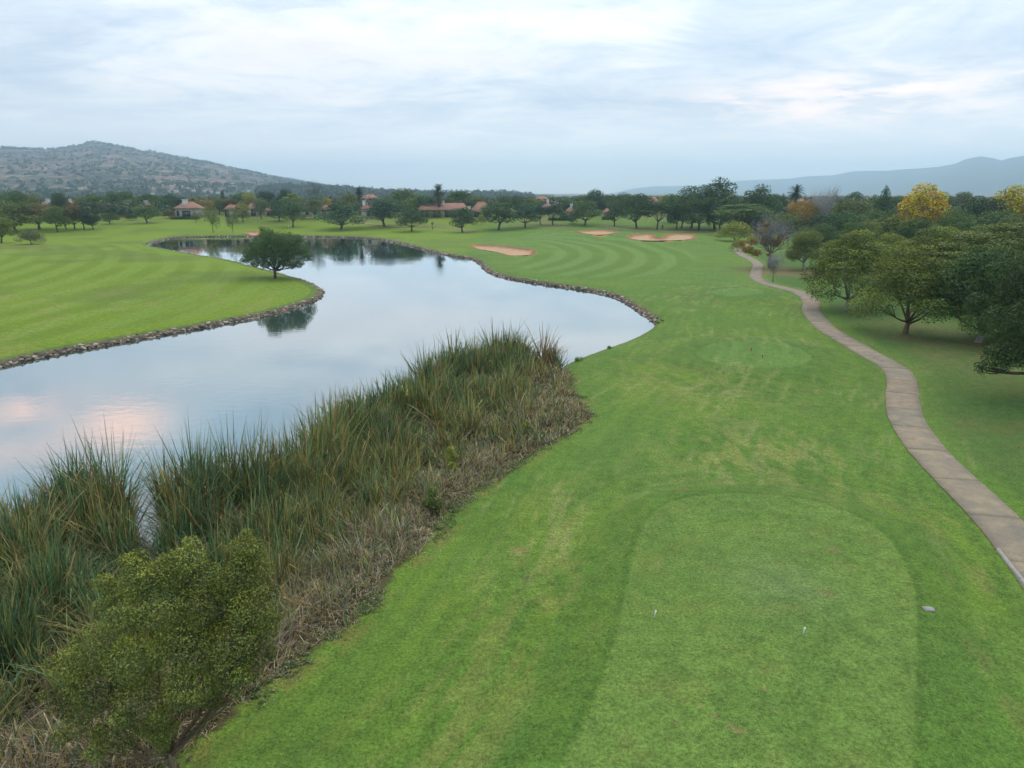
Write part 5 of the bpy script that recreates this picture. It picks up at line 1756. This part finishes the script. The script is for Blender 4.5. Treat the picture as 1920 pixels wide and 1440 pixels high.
def build_edge_weeds():
    rg = np.random.default_rng(77)
    k = rg.integers(0, len(RL) - 1, 30000); f = rg.random(30000)[:, None]
    P = RL[k] * (1 - f) + RL[k + 1] * f
    P = P + rg.normal(0, .30, P.shape)
    d = np.hypot(P[:, 0], P[:, 1])
    ok = (fbm(P[:, 0] / .9, P[:, 1] / .9, 3, 5) > .52) & (d < 75) & (P[:, 1] > 12)
    P = P[ok]
    hgt = .30 * fbm(P[:, 0] / .5, P[:, 1] / .5, 2, 9) * rg.random(len(P)) * np.exp(-((np.abs(sdf_poly(P[:, 0], P[:, 1], RL, False))) / .45) ** 2)
    z = H(P[:, 0], P[:, 1]) + hgt
    n = len(P)
    Nn = unit(rg.normal(size=(n, 3)) * .6 + np.array([0, 0, .8]))
    V = leaf_quads(np.column_stack([P, z]), Nn, rg.uniform(.06, .13, n), .45, rg)
    pal = np.array([[.09, .16, .04], [.13, .19, .045], [.18, .19, .07], [.26, .23, .12], [.08, .13, .04]])
    c = pal[np.minimum((fbm(P[:, 0] / 1.2, P[:, 1] / 1.2, 2, 19) * 5 + rg.normal(0, .7, n)).astype(int).clip(0, 4), 4)] * rg.uniform(.7, 1.3, n)[:, None]
    me = mesh_np('edge_weeds', V, np.arange(len(V)), 4, np.repeat(c, 4, 0), M_REED)
    o = link('edge_weeds', me); o.color = (1, 1, 1, 1)
    tag(o, 'low weeds and loose grass where the reeds meet the mown lawn', 'weeds', kind='stuff')


build_edge_weeds()
SHRUBS = [
    (852, 890, 26, 60, 'yg', 'bright yellow green shrub growing up through the reeds', 2600, .09),
    (815, 965, 40, 60, 'ol', 'dull green shrub among the reeds below the yellow green shrub', 3000, .09),
    (988, 828, 18, 50, 'yg', 'small yellow green shrub under the far end of the reeds', 1400, .09),
    (468, 1110, 14, 86, 'sv', 'pale silvery feathery shoot behind the young tree', 1300, .05),
    (1086, 677, 22, 5, 'lt', 'small water weed tuft on the lake edge beyond the reeds', 400, .12),
    (1142, 654, 12, 4, 'lt', 'tiny water weed tuft farther along the lake edge', 200, .12),
]
for i, S_ in enumerate(SHRUBS):
    shrub(S_[0], S_[1], S_[2], S_[3], S_[4], S_[5], 60 + i, S_[6], S_[7])


# ------------------------------------------------------------------ small things on the course
M_PEG = mat_plain('bright_white_paint', (0.8, 0.8, 0.8), .5, .3)


def tee_marker(x, yb, label, h=.27, r=.023, mat=None, group='tee markers'):
    p = at(x, yb); mb = MB()
    mb.tube([(0, 0, -.05), (0, 0, h * .5), (.012, 0, h * .8), (.02, 0, h)], [r * .55, r * .75, r * 1.15, r * 1.25], 8)
    mb.tube([(.02, 0, h), (.021, 0, h + .012)], [r * 1.25, r * .6], 8)
    o = link('tee_marker', mb.mesh('tee_marker', mat or M_PEG), None, p); o.rotation_euler = (0, R(4), 0)
    tag(o, label, 'tee marker', group)


tee_marker(1227, 1158, 'white peg at the left of the near tee')
tee_marker(1506, 1190, 'white peg right of the middle of the near tee')
M_RED = mat_plain('red_paint', (0.35, 0.04, 0.03), .5, .3)
tee_marker(1408, 659, 'reddish peg on the oval middle tee', .34, .045, M_RED)
tee_marker(1429, 672, 'dark peg on the oval middle tee', .34, .045, M_METAL)

p = at(1741, 1143)
mb = MB(); mb.box((0, 0, .01), (.36, .27, .07), 0, None, .96)
pl = link('distance_plaque', mb.mesh('distance_plaque', mat_plain('plaque_stone', (0.27, 0.25, 0.235), .9, .1, 8)), None, p); pl.rotation_euler = (0, 0, R(-6))
tag(pl, 'pale square stone plaque set in the grass right of the near tee', 'plaque')


def post(x, yb, yt, wpx, label, name, cat, mat):
    p = at(x, yb); h = top_z(p, yt) - p.z; w = wpx * depth_of(p) / F
    e = bpy.data.objects.new(name, None); COL.objects.link(e); e.location = p; tag(e, label, cat)
    mb = MB(); mb.tube([(0, 0, -.1), (0, 0, h * .72)], [w * .18, w * .16], 8); link('post', mb.mesh('post', mat), e)
    mb = MB(); mb.box((0, 0, h * .86), (w, w * .8, h * .28)); mb.box((0, 0, h + .03), (w * 1.2, w, .06)); link('head', mb.mesh('head', mat), e)


post(811, 430, 417, 4, 'dark post with a box shaped head by the trail between two round trees', 'lamp_post', 'lamp post', M_METAL)


def bin_(x, yb, yt, wpx, label):
    p = at(x, yb); h = top_z(p, yt) - p.z; w = wpx * depth_of(p) / F
    e = bpy.data.objects.new('litter_bin', None); COL.objects.link(e); e.location = p; tag(e, label, 'litter bin')
    mb = MB(); mb.tube([(0, 0, -.05), (0, 0, h * .8)], [w * .42, w * .5], 12); link('body', mb.mesh('body', M_METAL, False), e)
    mb = MB(); mb.tube([(0, 0, h * .82), (0, 0, h * .9), (0, 0, h)], [w * .55, w * .55, w * .2], 12); link('lid', mb.mesh('lid', M_DARK), e)


bin_(1242, 429, 422, 3.6, 'dark litter bin in the shade behind the two lobed bunker')


def flag(x, yb, yt, label, col):
    p = at(x, yb); h = top_z(p, yt) - p.z
    e = bpy.data.objects.new('flagstick', None); COL.objects.link(e); e.location = p; tag(e, label, 'flagstick')
    mb = MB(); mb.tube([(0, 0, -.05), (0, 0, h)], [.05, .05], 6); link('pole', mb.mesh('pole', M_WHITE), e)
    mb = MB()
    v = [(.05, 0, h - .02), (.35, .05, h - .08), (.6, -.02, h - .22), (.35, .03, h - .36), (.05, 0, h - .45)]
    v2 = [(a, b + .015, c) for a, b, c in v]
    mb.add(v + v2, [(0, 1, 2, 3, 4), (9, 8, 7, 6, 5), (0, 5, 6, 1), (1, 6, 7, 2), (2, 7, 8, 3), (3, 8, 9, 4), (4, 9, 5, 0)])
    link('flag', mb.mesh('flag', col), e)


M_CYAN = mat_plain('pale_cyan_cloth', (0.35, 0.6, 0.6), .8, .1)
flag(541, 431, 423, 'tiny pale flagstick on the far green behind the lakeside tree', M_CYAN)
flag(1322, 427, 416, 'thin pale flagstick seen between the trunks of the big clump', M_WHITE)


# ------------------------------------------------------------------ far country: woods, village, hills
def elev_of(px, py):
    d = ray(px, py); return math.atan2(d[0], d[1]), d[2] / math.hypot(d[0], d[1])


def hill(name, prof, Rr, foot, label, colf, mat, rows=60, seed=0, spur=.22, za=4.0, cols=420, power=1.35, jag=0.0):
    A = np.array([elev_of(a, b) for a, b in prof])
    az = np.linspace(A[0, 0], A[-1, 0], cols)
    te = np.interp(az, A[:, 0], A[:, 1])
    te = te + jag * (fbm(az * 90, az * 0, 4, seed + 2) - .5)
    Rd = np.array([Rr(a) for a in az])
    zr = CAM_H + Rd * te
    T = np.concatenate([np.linspace(0, 1, rows), [1.06, 1.2, 1.5]])
    AZ, TT = np.meshgrid(az, T)
    f = foot if not callable(foot) else None
    Rf = np.array([foot(a) for a in az]) if callable(foot) else np.full(cols, float(foot))
    RR = Rf[None] + (Rd - Rf)[None] * TT
    Xh, Yh = RR * np.sin(AZ), RR * np.cos(AZ)
    sc = Rd.mean() / 2600 * 1.0
    sp = fbm(Xh / (260 * sc), Yh / (420 * sc), 5, seed)
    t1 = np.clip(TT, 0, 1)
    sh = t1 ** power
    Z = za + (zr[None] - za) * np.where(TT <= 1, sh, 1 - (TT - 1) * 1.2)
    Z = Z + (zr[None] - za) * spur * (sp - .5) * 4 * t1 * (1 - t1)
    lim = CAM_H + RR * (te[None] * .992)
    Z = np.where(TT < 1, np.minimum(Z, np.maximum(lim, za - 1)), Z)
    Z[0] = za - 6
    C = colf(Xh, Yh, Z, t1)
    V = np.stack([Xh, Yh, Z], -1).reshape(-1, 3)
    nr, nc = Xh.shape
    i, j = np.meshgrid(np.arange(nr - 1), np.arange(nc - 1), indexing='ij')
    q = np.stack([i * nc + j, i * nc + j + 1, (i + 1) * nc + j + 1, (i + 1) * nc + j], -1).reshape(-1)
    me = mesh_np(name, V, q, 4, C.reshape(-1, 3), mat, True)
    tag(link(name, me), label, kind='structure')
    return Xh, Yh, Z


def hcol(X, Y, Z, t):
    n = fbm(X / 130, Y / 130, 4, 51); n2 = fbm(X / 45, Y / 90, 3, 52)
    c = np.empty(X.shape + (3,)); c[:] = (0.30, 0.185, 0.125)
    m = sm(.45, .62, n)[..., None]; c = c * (1 - m) + np.array([.13, .105, .065]) * m
    m = (sm(.42, .60, n2) * (1 - sm(.10, .45, t)))[..., None]; c = c * (1 - m) + np.array([.045, .065, .035]) * m
    m = (sm(.56, .66, n2) * (1 - sm(.25, .55, t)))[..., None]; c = c * (1 - m) + np.array([.30, .23, .15]) * m
    return c


HL = hill('hill', [(-900, 330), (-500, 300), (-200, 284), (0, 277), (60, 279), (90, 280), (120, 276), (150, 273), (165, 268), (178, 266), (200, 268), (235, 276), (268, 285), (283, 283), (310, 290), (350, 297), (400, 307),
                   (450, 318), (500, 329), (540, 338), (600, 347), (660, 354), (740, 360), (800, 363)], lambda a: 3500 + 300 * math.sin(a * 9), 1250,
          'long bush covered hill rising behind the left trees', hcol, M_HILL, 90, 61, .30, 4.0, 520, 1.35, .0012)


def hcol2(X, Y, Z, t):
    n = fbm(X / 60, Y / 60, 4, 53)
    c = np.empty(X.shape + (3,)); c[:] = (0.030, 0.052, 0.028)
    m = sm(.5, .7, n)[..., None]
    return c * (1 - m) + np.array([.06, .08, .04]) * m


hill('wooded_ridge', [(380, 362), (450, 356), (520, 346), (580, 347), (640, 351), (700, 355), (760, 358), (850, 361), (900, 360.5), (950, 361), (980, 364), (1040, 365)], lambda a: 1750, 1100,
     'low blue green wooded ridge behind the palms', hcol2, M_SOIL, 12, 71, .1, 3.0, 200, 1.0, .0012)
hill('far_hill', [(470, 345), (500, 336), (525, 331), (550, 334), (590, 343), (640, 349), (720, 355), (800, 361), (860, 364)], lambda a: 6000, 4200,
     'pale far hill tapering behind the left slope', hcol2, M_HILL, 14, 73, .1, 0.0, 160, 1.1, .0005)


def hcol3(X, Y, Z, t):
    n = fbm(X / 500, Y / 500, 4, 54)
    c = np.empty(X.shape + (3,)); c[:] = (0.052, 0.056, 0.050)
    m = sm(.4, .7, n)[..., None]
    return c * (1 - m) + np.array([.11, .09, .07]) * m


def rdist(a):
    return float(np.interp(a, [.1, .2, .34, .45, .60], [13200, 12900, 11500, 9800, 7600]))


hill('mountain_range', [(1150, 362), (1190, 353), (1230, 349), (1300, 348), (1360, 341), (1420, 337), (1480, 335), (1515, 330), (1560, 329), (1600, 321), (1660, 320), (1700, 317), (1760, 313), (1790, 307), (1812, 298),
                        (1838, 293), (1860, 296), (1878, 301), (1895, 296), (1920, 292), (1960, 290), (2050, 300), (2200, 290), (2500, 310), (2900, 345)],
     rdist, lambda a: rdist(a) * .72, 'hazy blue mountain range on the right horizon', hcol3, M_HILL, 40, 75, .2, -2.0, 500, 1.1, .0006)


def scatter(name, P, hts, wid, per, size, cols, label, seed, cat=None, rx=1.0):
    rg = np.random.default_rng(seed)
    n = len(P); tot = n * per
    k = np.repeat(np.arange(n), per)
    u = unit(rg.normal(size=(tot, 3))); u[:, 2] = np.abs(u[:, 2]) * 1.0
    c = P[k] + u * np.stack([wid[k] / 2, wid[k] / 2, hts[k] * .62], 1) * (rg.uniform(.55, 1.0, tot))[:, None]
    c[:, 2] += hts[k] * .30
    Nn = unit(u + rg.normal(size=(tot, 3)) * .5)
    V = leaf_quads(c, Nn, size * rg.uniform(.7, 1.3, tot) * wid[k], .7, rg)
    tint = cols[rg.integers(0, len(cols), n)] * rg.uniform(.75, 1.25, n)[:, None]
    C = np.repeat(tint[k] * rg.uniform(.75, 1.25, tot)[:, None], 4, 0)
    me = mesh_np(name, V, np.arange(len(V)), 4, C, M_LEAF)
    o = link(name, me); o.color = (1, 1, 1, 1)
    tag(o, label, cat, kind='stuff')


def build_far():
    rg = np.random.default_rng(88)
    dark = np.array([[.038, .066, .028], [.048, .082, .032], [.030, .054, .024], [.075, .086, .028], [.100, .085, .030], [.052, .072, .033]])
    # wood between the houses and the hill
    n = 3400
    az = rg.uniform(-.80, .80, n); r = 400 + 1250 * rg.random(n) ** 1.35
    r = np.where((az > .28) & (rg.random(n) < .35), rg.uniform(300, 430, n), r)
    X, Y = r * np.sin(az), r * np.cos(az)
    keep = (fbm(X / 90, Y / 90, 3, 5) > .36) | (r < 520)
    X, Y, r = X[keep], Y[keep], r[keep]
    near = np.array(TREE_XY)
    P = np.stack([X, Y, H(X, Y)], 1)
    h = rg.uniform(5.0, 9.0, len(P)); w = rg.uniform(8, 14, len(P))
    h = np.where(r > 900, h * .8, h)
    scatter('distant_woodland', P, h, w, 46, .17, dark, 'distant woodland stretching from the houses to the hill', 5, 'woodland')
    n = 560
    az = rg.uniform(-.66, .64, n); r = rg.uniform(398, 540, n)
    X, Y = r * np.sin(az), r * np.cos(az)
    P = np.stack([X, Y, H(X, Y)], 1)
    hh = rg.uniform(6.5, 10.0, n) * np.where(np.abs(az + .0) < .12, .85, 1)
    scatter('background_trees', P, hh, rg.uniform(8, 15, n), 170, .085, dark * 1.15, 'belt of mixed trees behind the houses', 15, 'trees')
    # bushes on the hill
    Xh, Yh, Z = HL
    nr, nc = Xh.shape
    m = 6500
    i = rg.uniform(0, 88.9, m); j = rg.uniform(0, nc - 1.01, m)
    i[:900] = rg.uniform(84, 89.5, 900)
    ii, jj = i.astype(int), j.astype(int)
    fi, fj = i - ii, j - jj
    g = lambda A: (A[ii, jj] * (1 - fj) + A[ii, jj + 1] * fj) * (1 - fi) + (A[ii + 1, jj] * (1 - fj) + A[ii + 1, jj + 1] * fj) * fi
    P = np.stack([g(Xh), g(Yh), g(Z)], 1)
    keep = (fbm(P[:, 0] / 110, P[:, 1] / 110, 3, 6) > .44) | (i > 84) | (i < 25)
    P = P[keep]
    scatter('hillside_bush', P, rg.uniform(5, 10, len(P)), rg.uniform(8, 15, len(P)), 9, .5, dark[:3] * .9, 'dark bushes dotted over the left hill', 6, 'bushes')
    # trees on the low ridge
    m = 1100
    az = rg.uniform(elev_of(480, 350)[0], elev_of(1000, 350)[0], m); r = rg.uniform(1200, 1750, m)
    A = np.array([elev_of(a, b) for a, b in [(380, 362), (450, 356), (520, 346), (580, 347), (640, 351), (700, 355), (760, 358), (850, 361), (900, 360.5), (950, 361), (980, 364), (1040, 365)]])
    zr = CAM_H + 1750 * np.interp(az, A[:, 0], A[:, 1]); t = (r - 1100) / 650
    P = np.stack([r * np.sin(az), r * np.cos(az), 3 + (zr - 3) * t - 2], 1)
    scatter('ridge_trees', P, rg.uniform(5, 11, m), rg.uniform(8, 14, m), 16, .34, dark[:3], 'trees covering the low wooded ridge', 7, 'woodland')


build_far()

# small village at the foot of the hill
VILLAGE = [(330, 357, 'small white house at the hill foot, leftmost of the far village'), (363, 356, 'second small white house from the left in the far village'), (383, 357, 'tiny pale house with lit gable in the middle of the far village'),
           (396, 358, 'pale pink house right of the middle of the far village'), (408, 360, 'small white house near the right end of the far village'), (466, 357, 'lone pale house under the golden hillside, right of the far village'),
           (150, 352, 'far white speck house below the left hill'), (286, 362, 'tiny white house behind the left treetops')]
for i, (vx, vy, vl) in enumerate(VILLAGE):
    d = ray(vx, vy); r = 1230.0 + 25 * (i % 3)
    k = r / math.hypot(d[0], d[1])
    zz = CAM_H + d[2] * k
    e = bpy.data.objects.new('village_house', None); COL.objects.link(e); e.location = (d[0] * k, d[1] * k, zz - 1.0); e.rotation_euler = (0, 0, i * .7); e.scale = (.55, .55, .42)
    tag(e, vl, 'house')
    mb = MB(); mb.box((0, 0, -1), (9, 7, 9)); link('wall', mb.mesh('wall', M_WHITE), e)
    mb = MB(); mb.add([(-5, -4, 3.4), (5, -4, 3.4), (5, 4, 3.4), (-5, 4, 3.4), (-3, 0, 5.4), (3, 0, 5.4)], [(0, 1, 5, 4), (1, 2, 5), (2, 3, 4, 5), (3, 0, 4), (3, 2, 1, 0)])
    link('roof', mb.mesh('roof', M_ROOF), e)


# ------------------------------------------------------------------ haze
def build_haze():
    m, t = newmat('air')
    v = N(t, 'ShaderNodeVolumePrincipled')
    v.inputs['Density'].default_value = HAZE
    v.inputs['Color'].default_value = (0.64, 0.85, 1.0, 1)
    v.inputs['Anisotropy'].default_value = 0.78
    o = N(t, 'ShaderNodeOutputMaterial')
    t.links.new(v.outputs[0], o.inputs['Volume'])
    m.cycles.homogeneous_volume = True
    mb = MB(); mb.box((0, 0, 255), (29000, 29000, 530))
    me = mb.mesh('haze', m)
    o = link('haze', me); tag(o, 'thin blue air over the whole valley', kind='stuff')
    o.display_type = 'WIRE'


HAZE = 0.00020
build_haze()
print('objects', len(bpy.data.objects), 'trees', count_tree, 'tris', sum(len(m_.polygons) for m_ in bpy.data.meshes))
